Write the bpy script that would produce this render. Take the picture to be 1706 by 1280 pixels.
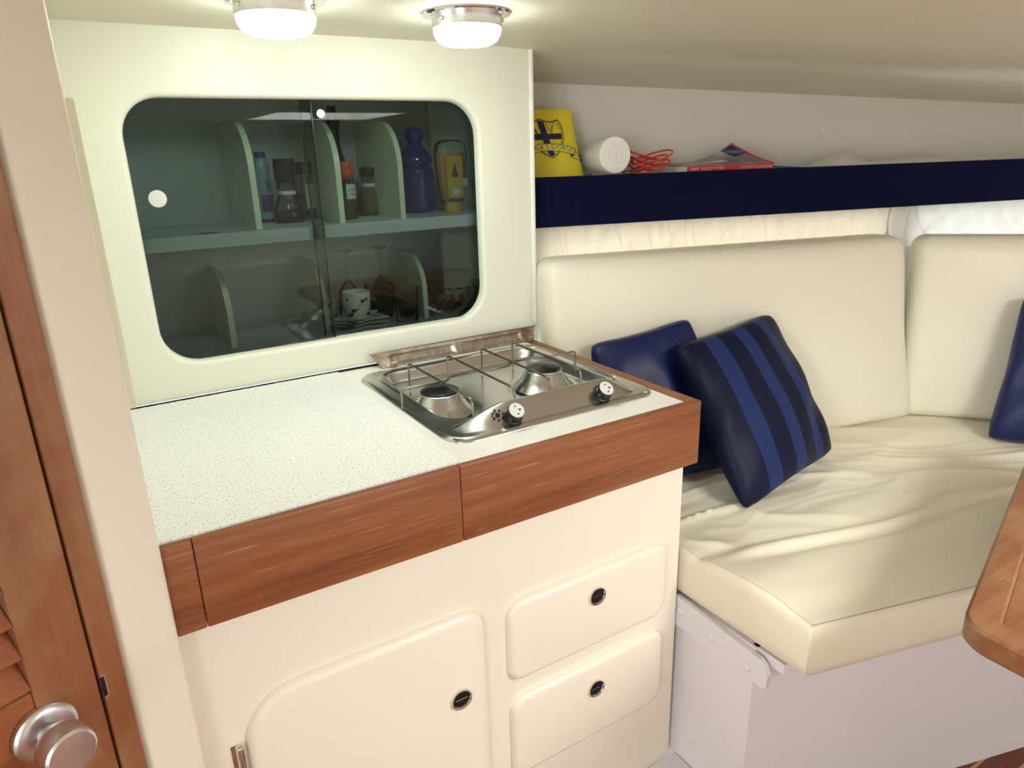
import bpy, bmesh, math, random
from mathutils import Vector, Matrix, noise

# ------------------------------------------------------------------ scene, camera, world, light
for _o in list(bpy.data.objects):
    bpy.data.objects.remove(_o)
scn = bpy.context.scene
COL = scn.collection
R = math.radians

cam_d = bpy.data.cameras.new('camera')
cam_d.sensor_fit = 'HORIZONTAL'; cam_d.sensor_width = 36.0
cam_d.lens = 1174.0 / 1706.0 * 36.0
cam_d.clip_start = 0.02; cam_d.clip_end = 100
cam = bpy.data.objects.new('camera', cam_d); COL.objects.link(cam)
CR = Vector((0.84896, -0.52775, -0.02722)); CU = Vector((0.18730, 0.25234, 0.94934)); CB = -Vector((0.49414, 0.81105, -0.31308))
cam.matrix_world = Matrix(((CR.x, CU.x, CB.x, 0.0), (CR.y, CU.y, CB.y, 0.0), (CR.z, CU.z, CB.z, 1.35), (0, 0, 0, 1)))
scn.camera = cam

wd = bpy.data.worlds.new('world'); scn.world = wd; wd.use_nodes = True
bgn = wd.node_tree.nodes['Background']
bgn.inputs['Color'].default_value = (0.90, 0.95, 1.0, 1)
bgn.inputs['Strength'].default_value = 4.0

scn.view_settings.view_transform = 'Standard'
scn.view_settings.look = 'None'
scn.view_settings.gamma = 1.0
scn.view_settings.use_curve_mapping = False
scn.view_settings.exposure = 0.0


def area_light(name, loc, rot, sx, sy, power, col):
    l = bpy.data.lights.new(name, 'AREA'); l.shape = 'RECTANGLE'; l.size = sx; l.size_y = sy
    l.energy = power; l.color = col
    o = bpy.data.objects.new(name, l); COL.objects.link(o); o.location = loc; o.rotation_euler = rot
    return o


# daylight that comes in through the companionway (aft), plus fill light at an added deck hatch
area_light('companionway_daylight', (-1.75, -0.30, 1.22), (0, R(-90), 0), 1.1, 1.0, 46, (1.0, 0.985, 0.97))
area_light('added_hatch_fill', (1.15, -0.55, 1.60), (0, 0, 0), 0.56, 0.56, 31, (1.0, 0.98, 0.96))

# ------------------------------------------------------------------ materials
def lin(c):
    return c / 12.92 if c <= 0.04045 else ((c + 0.055) / 1.055) ** 2.4


def hx(h):
    h = h.lstrip('#'); return tuple(lin(int(h[i:i + 2], 16) / 255) for i in (0, 2, 4)) + (1.0,)


def newmat(name):
    m = bpy.data.materials.new(name); m.use_nodes = True
    nt = m.node_tree; b = nt.nodes['Principled BSDF']
    return m, nt, b


def mapping(nt, scale, rot=(0, 0, 0), coord='Object'):
    tc = nt.nodes.new('ShaderNodeTexCoord'); mp = nt.nodes.new('ShaderNodeMapping')
    mp.inputs['Scale'].default_value = scale; mp.inputs['Rotation'].default_value = rot
    nt.links.new(tc.outputs[coord], mp.inputs['Vector'])
    return mp.outputs['Vector']


def ramp(nt, fac, stops, interp='LINEAR'):
    r = nt.nodes.new('ShaderNodeValToRGB'); r.color_ramp.interpolation = interp
    els = r.color_ramp.elements
    while len(els) < len(stops): els.new(0.5)
    for e, (p, c) in zip(els, stops):
        e.position = p; e.color = c
    nt.links.new(fac, r.inputs['Fac'])
    return r.outputs['Color']


def noise_tex(nt, vec, scale, detail=4, rough=0.5):
    n = nt.nodes.new('ShaderNodeTexNoise'); n.inputs['Scale'].default_value = scale
    n.inputs['Detail'].default_value = detail; n.inputs['Roughness'].default_value = rough
    nt.links.new(vec, n.inputs['Vector'])
    return n.outputs['Fac']


def bump(nt, b, height, strength, dist):
    n = nt.nodes.new('ShaderNodeBump'); n.inputs['Strength'].default_value = strength; n.inputs['Distance'].default_value = dist
    nt.links.new(height, n.inputs['Height']); nt.links.new(n.outputs['Normal'], b.inputs['Normal'])


def plain(name, col, rough=0.5, metal=0.0, coat=0.0, spec=0.5, nscale=0, nstr=0.0, ndist=0.001, var=None, sub=None):
    m, nt, b = newmat(name)
    b.inputs['Base Color'].default_value = hx(col)
    b.inputs['Roughness'].default_value = rough; b.inputs['Metallic'].default_value = metal
    b.inputs['Coat Weight'].default_value = coat; b.inputs['Specular IOR Level'].default_value = spec
    v = mapping(nt, (1, 1, 1))
    if nscale:
        bump(nt, b, noise_tex(nt, v, nscale, 3), nstr, ndist)
    if var:
        c = ramp(nt, noise_tex(nt, v, var[1], 5), [(0.3, hx(col)), (0.75, hx(var[0]))])
        nt.links.new(c, b.inputs['Base Color'])
    return m


def wood(name, c_dark, c_mid, c_light, axis, streak=1.0, rough=0.5, mottled=0.0):
    """grain running along the local axis 0/1/2"""
    m, nt, b = newmat(name)
    sc = [26.0, 26.0, 26.0]; sc[axis] = 1.6
    v = mapping(nt, tuple(sc))
    f1 = noise_tex(nt, v, 1.6, 6, 0.6)
    base = ramp(nt, f1, [(0.28, hx(c_dark)), (0.5, hx(c_mid)), (0.78, hx(c_light))])
    sc2 = [420.0, 420.0, 420.0]; sc2[axis] = 11.0
    v2 = mapping(nt, tuple(sc2))
    f2 = noise_tex(nt, v2, 1.0, 3, 0.6)
    st = ramp(nt, f2, [(0.60, (0, 0, 0, 1)), (0.74, (1, 1, 1, 1))])
    mx = nt.nodes.new('ShaderNodeMix'); mx.data_type = 'RGBA'
    ml = nt.nodes.new('ShaderNodeMath'); ml.operation = 'MULTIPLY'; ml.inputs[1].default_value = 0.55 * streak
    nt.links.new(st, ml.inputs[0]); nt.links.new(ml.outputs[0], mx.inputs['Factor'])
    nt.links.new(base, mx.inputs['A']); mx.inputs['B'].default_value = hx('c79a78')
    out = mx.outputs['Result']
    if mottled:
        vm = mapping(nt, (9, 9, 9)); fm = noise_tex(nt, vm, 1.0, 5, 0.65)
        m2 = nt.nodes.new('ShaderNodeMix'); m2.data_type = 'RGBA'
        cm = ramp(nt, fm, [(0.45, (0, 0, 0, 1)), (0.7, (mottled, mottled, mottled, 1))])
        nt.links.new(cm, m2.inputs['Factor']); nt.links.new(out, m2.inputs['A']); m2.inputs['B'].default_value = hx('a88763')
        out = m2.outputs['Result']
    nt.links.new(out, b.inputs['Base Color'])
    b.inputs['Roughness'].default_value = rough
    bump(nt, b, f2, 0.12, 0.0006)
    return m


def thin_glass(name, tint, refl=1.45, rough=0.0, shadow=None):
    """a thin pane or vessel wall: tinted see-through plus fresnel reflection"""
    m = bpy.data.materials.new(name); m.use_nodes = True; nt = m.node_tree
    nt.nodes.remove(nt.nodes['Principled BSDF'])
    out = nt.nodes['Material Output']
    t = nt.nodes.new('ShaderNodeBsdfTransparent'); t.inputs['Color'].default_value = tint
    g = nt.nodes.new('ShaderNodeBsdfGlossy'); g.inputs['Roughness'].default_value = rough
    fr = nt.nodes.new('ShaderNodeFresnel'); fr.inputs['IOR'].default_value = refl
    mx = nt.nodes.new('ShaderNodeMixShader')
    nt.links.new(fr.outputs[0], mx.inputs[0]); nt.links.new(t.outputs[0], mx.inputs[1]); nt.links.new(g.outputs[0], mx.inputs[2])
    nt.links.new(mx.outputs[0], out.inputs['Surface'])
    return m


def emit(name, col, strength):
    m, nt, b = newmat(name)
    b.inputs['Base Color'].default_value = hx(col)
    b.inputs['Emission Color'].default_value = hx(col); b.inputs['Emission Strength'].default_value = strength
    return m


M = {}
M['vinyl'] = plain('cream_vinyl', 'efe9d9', 0.48, nscale=420, nstr=0.10, ndist=0.0006)
M['wallvinyl'] = plain('cupboard_cream_vinyl', 'e6e7d9', 0.42, nscale=420, nstr=0.10, ndist=0.0006)
M['headliner'] = plain('headliner_vinyl', 'ddd6c5', 0.55, nscale=500, nstr=0.15, ndist=0.0006)
M['hullwall'] = plain('hull_lining', 'd8d6cd', 0.6, nscale=300, nstr=0.1, ndist=0.0006)
M['cabinet'] = plain('cabinet_cream_laminate', 'f1eada', 0.36, nscale=60, nstr=0.02, ndist=0.0006)
M['panel'] = plain('cabinet_panel_cream', 'f3ecdb', 0.34, nscale=60, nstr=0.02, ndist=0.0006)
M['laminate'] = plain('white_laminate', 'f3f1ec', 0.28)
M['paint'] = plain('white_paint', 'eeebf0', 0.32, nscale=14, nstr=0.22, ndist=0.01)
M['paintgloss'] = plain('white_gloss_paint', 'e9e6ea', 0.25, nscale=90, nstr=0.06, ndist=0.001)
M['edge'] = plain('cream_edge', 'e6e4cf', 0.4)
M['shelfgrey'] = plain('pale_grey_shelf', 'cfd2d6', 0.4)
M['leather'] = plain('cream_leather', 'eee8d3', 0.38, nscale=260, nstr=0.10, ndist=0.0006)
M['leather2'] = plain('cream_leather_back', 'ebe6d4', 0.42, nscale=260, nstr=0.08, ndist=0.0006)
M['stitch'] = plain('grey_thread', '8d8b80', 0.8)
M['teakx'] = wood('teak_along_x', '733f25', '8c5230', 'a26a40', 0, 1.1, 0.5)
M['teaky'] = wood('teak_along_y', '74482c', '8a5a3b', '9d6e4a', 1, 0.6, 0.5)
M['teakz'] = wood('teak_along_z', '7f4d30', '925c3b', 'a26e4a', 2, 0.2, 0.42, 0.6)
M['teakslat'] = wood('teak_slat', '84492a', '9a5833', 'ad6d44', 0, 0.3, 0.45)
M['tablewood'] = wood('table_teak', '6f4529', '835536', '976945', 0, 0.5, 0.4, 0.4)
M['plank'] = wood('floor_teak', '54281a', '6b3420', '7c4129', 0, 0.3, 0.35)
M['holly'] = plain('pale_floor_inlay', 'c79468', 0.4)
M['chrome'] = plain('chrome', 'e6e6e8', 0.10, 1.0)
M['satin'] = plain('satin_nickel', 'dedbdc', 0.32, 1.0)
M['black'] = plain('black_plastic', '101114', 0.32)
M['dark'] = plain('dark_gap', '0c0b0a', 0.8)
M['navy'] = plain('navy_board', '03062e', 0.7, spec=0.12, nscale=600, nstr=0.05, ndist=0.0004)
M['navysatin'] = plain('navy_satin', '0b1a4c', 0.42, spec=0.35, nscale=900, nstr=0.1, ndist=0.0004)
M['white'] = plain('white_plastic', 'f4f3ef', 0.35)
M['ceramic'] = plain('white_ceramic', 'f0eee9', 0.15)
M['print'] = plain('dark_blue_print', '14163a', 0.5)
M['inkblack'] = plain('black_print', '15151a', 0.5)
M['yellow'] = plain('yellow_bag', 'd9c92a', 0.42, nscale=30, nstr=0.15, ndist=0.003)
M['yellowlight'] = plain('pale_yellow_print', 'e2d860', 0.5)
M['orange'] = plain('orange_cord', 'd8401c', 0.4)
M['red'] = plain('red_cord', 'b0202a', 0.4)
M['green'] = plain('olive_cord', '6f7a48', 0.5)
M['redpaper'] = plain('red_paper', 'b81f33', 0.4)
M['paper'] = plain('paper_pages', 'd9d6cf', 0.7)
M['greycover'] = plain('magazine_cover', 'a9a39d', 0.3, var=('6d6672', 14))
M['purple'] = plain('dark_purple_print', '2c2350', 0.4)
M['bluepaper'] = plain('blue_paper', '2f5f8c', 0.5)
M['bluebottle'] = plain('cobalt_glass', '10267c', 0.08, spec=0.6)
M['clear'] = thin_glass('clear_glass', (0.95, 0.975, 0.965, 1), 1.32)
M['smoked'] = thin_glass('tinted_pane', (0.68, 0.745, 0.725, 1), 1.30)
M['paneedge'] = plain('pane_edge_green', '0f211d', 0.12)
M['suntintpane'] = thin_glass('sun_tinted_window_pane', (1.0, 0.93, 0.80, 1), 1.45)  # pane tint stands in for warm sunlight reaching the left curtain
M['darkglass'] = plain('dark_brown_bottle', '120c0a', 0.12)
M['orangecap'] = plain('orange_cap', 'cf5a1c', 0.4)
M['herbs'] = plain('dried_herbs', '6d6238', 0.9, var=('3f3a20', 60))
M['greenspice'] = plain('olive_spice', '6f6a2e', 0.8)
M['oil'] = plain('dark_oil', '1c1713', 0.2)
M['label'] = plain('pale_label', 'd8dad8', 0.6)
M['honey'] = plain('honey', 'b8811e', 0.25)
M['honeylabel'] = plain('honey_label', 'd2a93a', 0.4)
M['canblue'] = plain('pale_blue_can', '9fb6c4', 0.3)
M['canpurple'] = plain('purple_band', '5a3a86', 0.35)
M['snack'] = plain('golden_snack', 'c0802c', 0.6)
M['snackred'] = plain('red_snack', '7d2a1c', 0.6)
M['wax'] = plain('black_wax', '050506', 0.5)
M['brown'] = plain('brown_sticker', '7a5a1e', 0.5)


def mat_steel(name, col, rough, aniso_axis=0):
    m, nt, b = newmat(name)
    b.inputs['Metallic'].default_value = 1.0; b.inputs['Base Color'].default_value = hx(col)
    sc = [260.0] * 3; sc[aniso_axis] = 6.0
    v = mapping(nt, tuple(sc)); f = noise_tex(nt, v, 1.0, 3)
    r = nt.nodes.new('ShaderNodeMapRange'); r.inputs['To Min'].default_value = rough * 0.75; r.inputs['To Max'].default_value = rough * 1.3
    nt.links.new(f, r.inputs['Value']); nt.links.new(r.outputs['Result'], b.inputs['Roughness'])
    bump(nt, b, f, 0.04, 0.0003)
    return m


M['steel'] = mat_steel('brushed_steel', 'cdccc9', 0.24)
M['wire'] = plain('steel_wire', '8d8880', 0.3, 1.0)


def mat_rust():
    m, nt, b = newmat('rusty_steel')
    v = mapping(nt, (1, 1, 1))
    f = noise_tex(nt, v, 46, 8, 0.7); f2 = noise_tex(nt, v, 9, 4)
    ad = nt.nodes.new('ShaderNodeMath'); ad.operation = 'ADD'; nt.links.new(f, ad.inputs[0]); nt.links.new(f2, ad.inputs[1])
    hv = nt.nodes.new('ShaderNodeMath'); hv.operation = 'MULTIPLY'; hv.inputs[1].default_value = 0.5; nt.links.new(ad.outputs[0], hv.inputs[0])
    c = ramp(nt, hv.outputs[0], [(0.44, hx('aaa398')), (0.54, hx('8a7765')), (0.64, hx('5c3a26'))])
    mt = ramp(nt, hv.outputs[0], [(0.40, (0.9,) * 3 + (1,)), (0.58, (0.2,) * 3 + (1,))])
    nt.links.new(c, b.inputs['Base Color']); nt.links.new(mt, b.inputs['Metallic'])
    b.inputs['Roughness'].default_value = 0.36
    bump(nt, b, f, 0.2, 0.001)
    return m


M['rust'] = mat_rust()


def mat_mat():
    m, nt, b = newmat('woven_white_mat')
    v = mapping(nt, (360, 230, 1))
    vo = nt.nodes.new('ShaderNodeTexVoronoi'); vo.inputs['Scale'].default_value = 1.0; vo.inputs['Randomness'].default_value = 0.55
    vo.voronoi_dimensions = '2D'
    nt.links.new(v, vo.inputs['Vector'])
    c = ramp(nt, vo.outputs['Distance'], [(0.0, hx('f6f6f3')), (0.55, hx('f0f0ec')), (0.74, hx('b9b9b0'))])
    nt.links.new(c, b.inputs['Base Color']); b.inputs['Roughness'].default_value = 0.65
    inv = nt.nodes.new('ShaderNodeMath'); inv.operation = 'SUBTRACT'; inv.inputs[0].default_value = 1.0
    nt.links.new(vo.outputs['Distance'], inv.inputs[1])
    bump(nt, b, inv.outputs[0], 0.35, 0.0012)
    return m


M['mat'] = mat_mat()


def mat_stripes():
    m, nt, b = newmat('navy_striped_fabric')
    tc = nt.nodes.new('ShaderNodeTexCoord'); sp = nt.nodes.new('ShaderNodeSeparateXYZ')
    nt.links.new(tc.outputs['UV'], sp.inputs[0])
    d = hx('0a1230'); l = hx('1f2f60')
    c = ramp(nt, sp.outputs['X'], [(0.0, d), (0.19, l), (0.325, d), (0.465, l), (0.585, d), (0.715, l), (0.815, d), (0.93, l)], 'CONSTANT')
    nt.links.new(c, b.inputs['Base Color']); b.inputs['Roughness'].default_value = 0.5
    b.inputs['Specular IOR Level'].default_value = 0.2
    bump(nt, b, noise_tex(nt, mapping(nt, (1, 1, 1)), 900, 2), 0.15, 0.0005)
    return m


M['stripes'] = mat_stripes()


def mat_curtain(name, col):
    m, nt, b = newmat(name)
    out = nt.nodes['Material Output']
    v = mapping(nt, (1, 1, 1), (0, 0, R(15.4)))
    wv = nt.nodes.new('ShaderNodeTexWave'); wv.inputs['Scale'].default_value = 80; wv.inputs['Distortion'].default_value = 0.0
    nt.links.new(v, wv.inputs['Vector'])
    c = ramp(nt, wv.outputs['Fac'], [(0.0, hx(col)), (1.0, hx('fbf8f2'))])
    nt.links.new(c, b.inputs['Base Color']); b.inputs['Roughness'].default_value = 0.7
    tr = nt.nodes.new('ShaderNodeBsdfTranslucent'); nt.links.new(c, tr.inputs['Color'])
    mx = nt.nodes.new('ShaderNodeMixShader'); mx.inputs[0].default_value = 0.42
    nt.links.new(b.outputs[0], mx.inputs[1]); nt.links.new(tr.outputs[0], mx.inputs[2]); nt.links.new(mx.outputs[0], out.inputs['Surface'])
    return m


M['curtain'] = mat_curtain('ivory_curtain', 'f7f3ea')
M['lampglow'] = emit('lit_lamp_dome', 'f6fff4', 42.0)

# ------------------------------------------------------------------ mesh helpers: a shape is (verts, faces)
def V3(*a): return Vector(a)


def join(*shapes):
    V, F = [], []
    for v, f in shapes:
        k = len(V); V += list(v); F += [tuple(i + k for i in q) for q in f]
    return V, F


def xf(shape, fn):
    v, f = shape; return [Vector(fn(p)) for p in v], f


def frame(o, ux, uy, uz):
    o, ux, uy, uz = Vector(o), Vector(ux), Vector(uy), Vector(uz)
    return lambda p: o + ux * p[0] + uy * p[1] + uz * p[2]


def bm_shape(bm):
    bm.verts.ensure_lookup_table(); bm.verts.index_update()
    v = [x.co.copy() for x in bm.verts]; f = [tuple(y.index for y in x.verts) for x in bm.faces]
    bm.free(); return v, f


def box(x0, x1, y0, y1, z0, z1, bev=0.0, seg=2):
    bm = bmesh.new(); bmesh.ops.create_cube(bm, size=1)
    for v in bm.verts:
        v.co = Vector((x0 if v.co.x < 0 else x1, y0 if v.co.y < 0 else y1, z0 if v.co.z < 0 else z1))
    if bev:
        bmesh.ops.bevel(bm, geom=list(bm.edges), offset=bev, segments=seg, profile=0.5, affect='EDGES')
    return bm_shape(bm)


def loft(rings, cap0=True, cap1=True, closed=True):
    n = len(rings[0]); V = [Vector(p) for r in rings for p in r]; F = []
    for i in range(len(rings) - 1):
        for j in range(n if closed else n - 1):
            a = i * n + j; b = i * n + (j + 1) % n
            F.append((a, b, b + n, a + n))
    if cap0: F.append(tuple(range(n - 1, -1, -1)))
    if cap1: F.append(tuple((len(rings) - 1) * n + k for k in range(n)))
    return V, F


def lathe(prof, n=28, cap0=True, cap1=True):
    return loft([[(r * math.cos(2 * math.pi * k / n), r * math.sin(2 * math.pi * k / n), z) for k in range(n)] for r, z in prof], cap0, cap1)


def prism(poly, z0, z1):
    return loft([[(p[0], p[1], z0) for p in poly], [(p[0], p[1], z1) for p in poly]])


def rrect(x0, x1, y0, y1, r, k=8):
    """rounded rectangle counter-clockwise; r one radius or four (br, tr, tl, bl)"""
    rs = r if isinstance(r, (list, tuple)) else [r] * 4
    out = []
    for (cx, cy, sx, sy, a0), q in zip(((x1, y0, -1, 1, -90), (x1, y1, -1, -1, 0), (x0, y1, 1, -1, 90), (x0, y0, 1, 1, 180)), rs):
        for i in range(k + 1):
            a = R(a0 + 90 * i / k)
            out.append((cx + sx * q + q * math.cos(a), cy + sy * q + q * math.sin(a)))
    return out


def raised_panel(x0, x1, y0, y1, r, t, b=0.008):
    """soft-edged panel in local xy, thickness along +z"""
    rs = r if isinstance(r, (list, tuple)) else [r] * 4
    rings = []
    for ins, z in ((0.0, 0.0), (0.0, t - b), (b * 0.12, t - b * 0.6), (b * 0.4, t - b * 0.25), (b * 0.75, t - b * 0.06), (b * 1.15, t)):
        rings.append([(p[0], p[1], z) for p in rrect(x0 + ins, x1 - ins, y0 + ins, y1 - ins, [max(q - ins, 0.002) for q in rs])])
    return loft(rings)


def tube(path, r, n=8, closed=False):
    P = [Vector(p) for p in path]; rings = []; m = len(P)
    up = None
    for i, p in enumerate(P):
        a = P[(i - 1) % m] if (closed or i > 0) else p
        b = P[(i + 1) % m] if (closed or i < m - 1) else p
        t = (b - a).normalized()
        if up is None:
            up = Vector((0, 0, 1)) if abs(t.z) < 0.9 else Vector((1, 0, 0))
        s = t.cross(up)
        if s.length < 1e-5: s = t.cross(Vector((0.3, 1, 0.2)))
        s.normalize(); u = s.cross(t).normalized(); up = u
        rr = r[i] if isinstance(r, (list, tuple)) else r
        rings.append([p + (s * math.cos(2 * math.pi * k / n) + u * math.sin(2 * math.pi * k / n)) * rr for k in range(n)])
    if closed:
        rings.append(rings[0]); return loft(rings, False, False)
    return loft(rings)


def smooth_path(pts, k=6):
    P = [Vector(p) for p in pts]; out = []
    for i in range(len(P) - 1):
        p0 = P[max(i - 1, 0)]; p1 = P[i]; p2 = P[i + 1]; p3 = P[min(i + 2, len(P) - 1)]
        for j in range(k):
            t = j / k
            out.append(0.5 * ((2 * p1) + (p2 - p0) * t + (2 * p0 - 5 * p1 + 4 * p2 - p3) * t * t + (-p0 + 3 * p1 - 3 * p2 + p3) * t ** 3))
    out.append(P[-1]); return out


def grid(fn, nu, nv, closed_u=False):
    V = [Vector(fn(i / nu, j / nv)) for j in range(nv + 1) for i in range(nu + 1)]
    F = [(j * (nu + 1) + i, j * (nu + 1) + i + 1, (j + 1) * (nu + 1) + i + 1, (j + 1) * (nu + 1) + i) for j in range(nv) for i in range(nu)]
    return V, F


def rounded_box(hx_, hy_, hz_, r, n=14, dens=None):
    """rounded box centred at the origin made from a subdivided cube"""
    h = (hx_, hy_, hz_); V, F = [], []
    for ax in range(3):
        for sg in (-1, 1):
            u, v = (ax + 1) % 3, (ax + 2) % 3
            base = len(V)
            nu = nv = n
            def cs(q, m):
                hh = h[q]; t = m / n
                # denser near the edges
                t = 0.5 - 0.5 * math.cos(math.pi * t)
                return -hh + 2 * hh * t
            for j in range(nv + 1):
                for i in range(nu + 1):
                    p = [0, 0, 0]; p[ax] = sg * h[ax]; p[u] = cs(u, i); p[v] = cs(v, j)
                    c = [max(-h[k] + r, min(h[k] - r, p[k])) for k in range(3)]
                    d = Vector([p[k] - c[k] for k in range(3)])
                    if d.length > 1e-9: d = d.normalized() * r
                    V.append(Vector(c) + d)
            for j in range(nv):
                for i in range(nu):
                    a = base + j * (nu + 1) + i
                    q = (a, a + 1, a + nu + 2, a + nu + 1)
                    F.append(q if sg > 0 else q[::-1])
    return V, F


def smoothstep(a, b, x):
    t = max(0.0, min(1.0, (x - a) / (b - a))); return t * t * (3 - 2 * t)


WLOC = {}


def obj(name, shape, mat, parent=None, smooth=None, uv=None, weld=False):
    v, f = shape
    xs = [p[0] for p in v]; ys = [p[1] for p in v]; zs = [p[2] for p in v]
    c = Vector(((min(xs) + max(xs)) / 2, (min(ys) + max(ys)) / 2, min(zs)))
    me = bpy.data.meshes.new(name)
    me.from_pydata([tuple(Vector(p) - c) for p in v], [], f)
    if weld:
        bm = bmesh.new(); bm.from_mesh(me); bmesh.ops.remove_doubles(bm, verts=bm.verts, dist=1e-5); bm.to_mesh(me); bm.free()
    bm = bmesh.new(); bm.from_mesh(me); bmesh.ops.recalc_face_normals(bm, faces=bm.faces); bm.to_mesh(me); bm.free()
    me.materials.append(mat if not isinstance(mat, str) else M[mat])
    if smooth is not None:
        me.polygons.foreach_set('use_smooth', [True] * len(me.polygons))
        if smooth < 179: me.set_sharp_from_angle(angle=R(smooth))
    if uv:
        lay = me.uv_layers.new(name='UVMap')
        for l in me.loops: lay.data[l.index].uv = uv[l.vertex_index]
    me.update()
    o = bpy.data.objects.new(name, me); COL.objects.link(o)
    WLOC[o.name] = c
    if parent:
        o.parent = parent; o.location = c - WLOC[parent.name]
    else:
        o.location = c
    return o


def thing(name, label, cat, loc, group=None):
    o = bpy.data.objects.new(name, None); COL.objects.link(o)
    o.empty_display_size = 0.05; o.location = loc; WLOC[o.name] = Vector(loc)
    return tag(o, label, cat, group)


def tag(o, label, cat, group=None):
    o['label'] = label; o['category'] = cat
    if group: o['group'] = group
    return o


def struct(o, label=None):
    o['kind'] = 'structure'
    if label: o['label'] = label
    return o


def struct_root(name, loc, label=None):
    o = bpy.data.objects.new(name, None); COL.objects.link(o); o.empty_display_size = 0.05
    o.location = loc; WLOC[o.name] = Vector(loc); return struct(o, label)


def share(src, name, delta, parent):
    """another piece with the same mesh, moved by delta"""
    o = bpy.data.objects.new(name, src.data); COL.objects.link(o)
    c = WLOC[src.name] + Vector(delta); WLOC[o.name] = c
    o.parent = parent; o.location = c - (WLOC[parent.name] if parent else Vector())
    return o


def text_shape(txt, size, spacing=1.0):
    cu = bpy.data.curves.new('lettering', 'FONT'); cu.body = txt; cu.size = size; cu.space_character = spacing
    cu.align_x = 'CENTER'; cu.align_y = 'CENTER'; cu.resolution_u = 3
    t = bpy.data.objects.new('lettering', cu); COL.objects.link(t)
    dg = bpy.context.evaluated_depsgraph_get()
    me = bpy.data.meshes.new_from_object(t.evaluated_get(dg))
    v = [x.co.copy() for x in me.vertices]; f = [tuple(p.vertices) for p in me.polygons]
    bpy.data.objects.remove(t); bpy.data.curves.remove(cu); bpy.data.meshes.remove(me)
    return v, f


# settee axes: s along the hull side (rotated 15.4 degrees), o outboard, z up
AA = R(-15.4)
SD = Vector((math.cos(AA), math.sin(AA), 0)); SN = Vector((-math.sin(AA), math.cos(AA), 0)); L0 = Vector((1.75, 1.095, 0))
UZ = Vector((0, 0, 1))


def W(s, o, z): return L0 + SD * s + SN * o + UZ * z
def S2(p): return ((Vector(p) - L0).dot(SD), (Vector(p) - L0).dot(SN))
def swf(p): return W(p[0], p[1], p[2])


# bulkhead / door axes: d along the door plane (rotated 25 degrees), n away from the camera
DA = R(25)
DD = Vector((math.cos(DA), math.sin(DA), 0)); DN = Vector((-math.sin(DA), math.cos(DA), 0)); E0 = Vector((0.0245, 0.862, 0))


def DW(p): return E0 + DD * p[0] + DN * p[1] + UZ * p[2]

# ================================================================== THE SETTING
# ---- floor: teak planks with pale inlay strips, running along x
FX0, FX1 = -1.0, 2.6
floor = struct_root('floor', (0.8, -0.2, 0.0), 'dark teak cabin floor with pale inlay strips')
obj('floor_base', box(FX0, FX1, -1.5, 1.0, -0.03, -0.004), 'dark', floor)
pk = None; st = None
y = -1.48; PW, SW = 0.052, 0.007
while y < 0.95:
    if pk is None:
        pk = obj('plank', box(FX0, FX1, y, y + PW, -0.004, 0.0, 0.0008, 1), 'plank', floor)
        st = obj('inlay_strip', box(FX0, FX1, y + PW, y + PW + SW, -0.004, -0.0003), 'holly', floor); y0_ = y
    else:
        share(pk, 'plank', (0, y - y0_, 0), floor); share(st, 'inlay_strip', (0, y - y0_, 0), floor)
    y += PW + SW

# ---- ceiling: headliner, crowned and falling towards the hull and the bow, with a square opening added for the fill light
HX0, HX1, HY0, HY1 = 0.85, 1.45, -0.85, -0.25


def ceil_z(x, y):
    s, o = S2((x, y, 0))
    return 1.574 - 0.19 * max(0.0, o - 0.148) - 0.04 * max(0.0, s + 0.86)


def ceiling_shape():
    xs = sorted(set([round(-1.0 + 0.1 * i, 3) for i in range(41)] + [HX0, HX1])); ys = sorted(set([round(-1.5 + 0.1 * i, 3) for i in range(38)] + [HY0, HY1]))
    V = [Vector((x, y, ceil_z(x, y))) for y in ys for x in xs]; F = []; n = len(xs)
    for j in range(len(ys) - 1):
        for i in range(n - 1):
            cx = (xs[i] + xs[i + 1]) / 2; cy = (ys[j] + ys[j + 1]) / 2
            if HX0 < cx < HX1 and HY0 < cy < HY1: continue
            F.append((j * n + i, j * n + i + 1, (j + 1) * n + i + 1, (j + 1) * n + i))
    return V, F


cl = struct(obj('ceiling', ceiling_shape(), 'headliner', smooth=60), 'beige padded headliner ceiling of the cabin')
md = cl.modifiers.new('thickness', 'SOLIDIFY'); md.thickness = 0.02; md.offset = 1
hz = ceil_z(1.15, -0.55)
hf = join(box(HX0 - 0.03, HX0, HY0 - 0.03, HY1 + 0.03, hz - 0.01, hz + 0.05), box(HX1, HX1 + 0.03, HY0 - 0.03, HY1 + 0.03, hz - 0.01, hz + 0.05),
          box(HX0, HX1, HY0 - 0.03, HY0, hz - 0.01, hz + 0.05), box(HX0, HX1, HY1, HY1 + 0.03, hz - 0.01, hz + 0.05))
struct(obj('trim_1', hf, 'white'), 'white frame of the hatch opening added for fill light')

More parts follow.
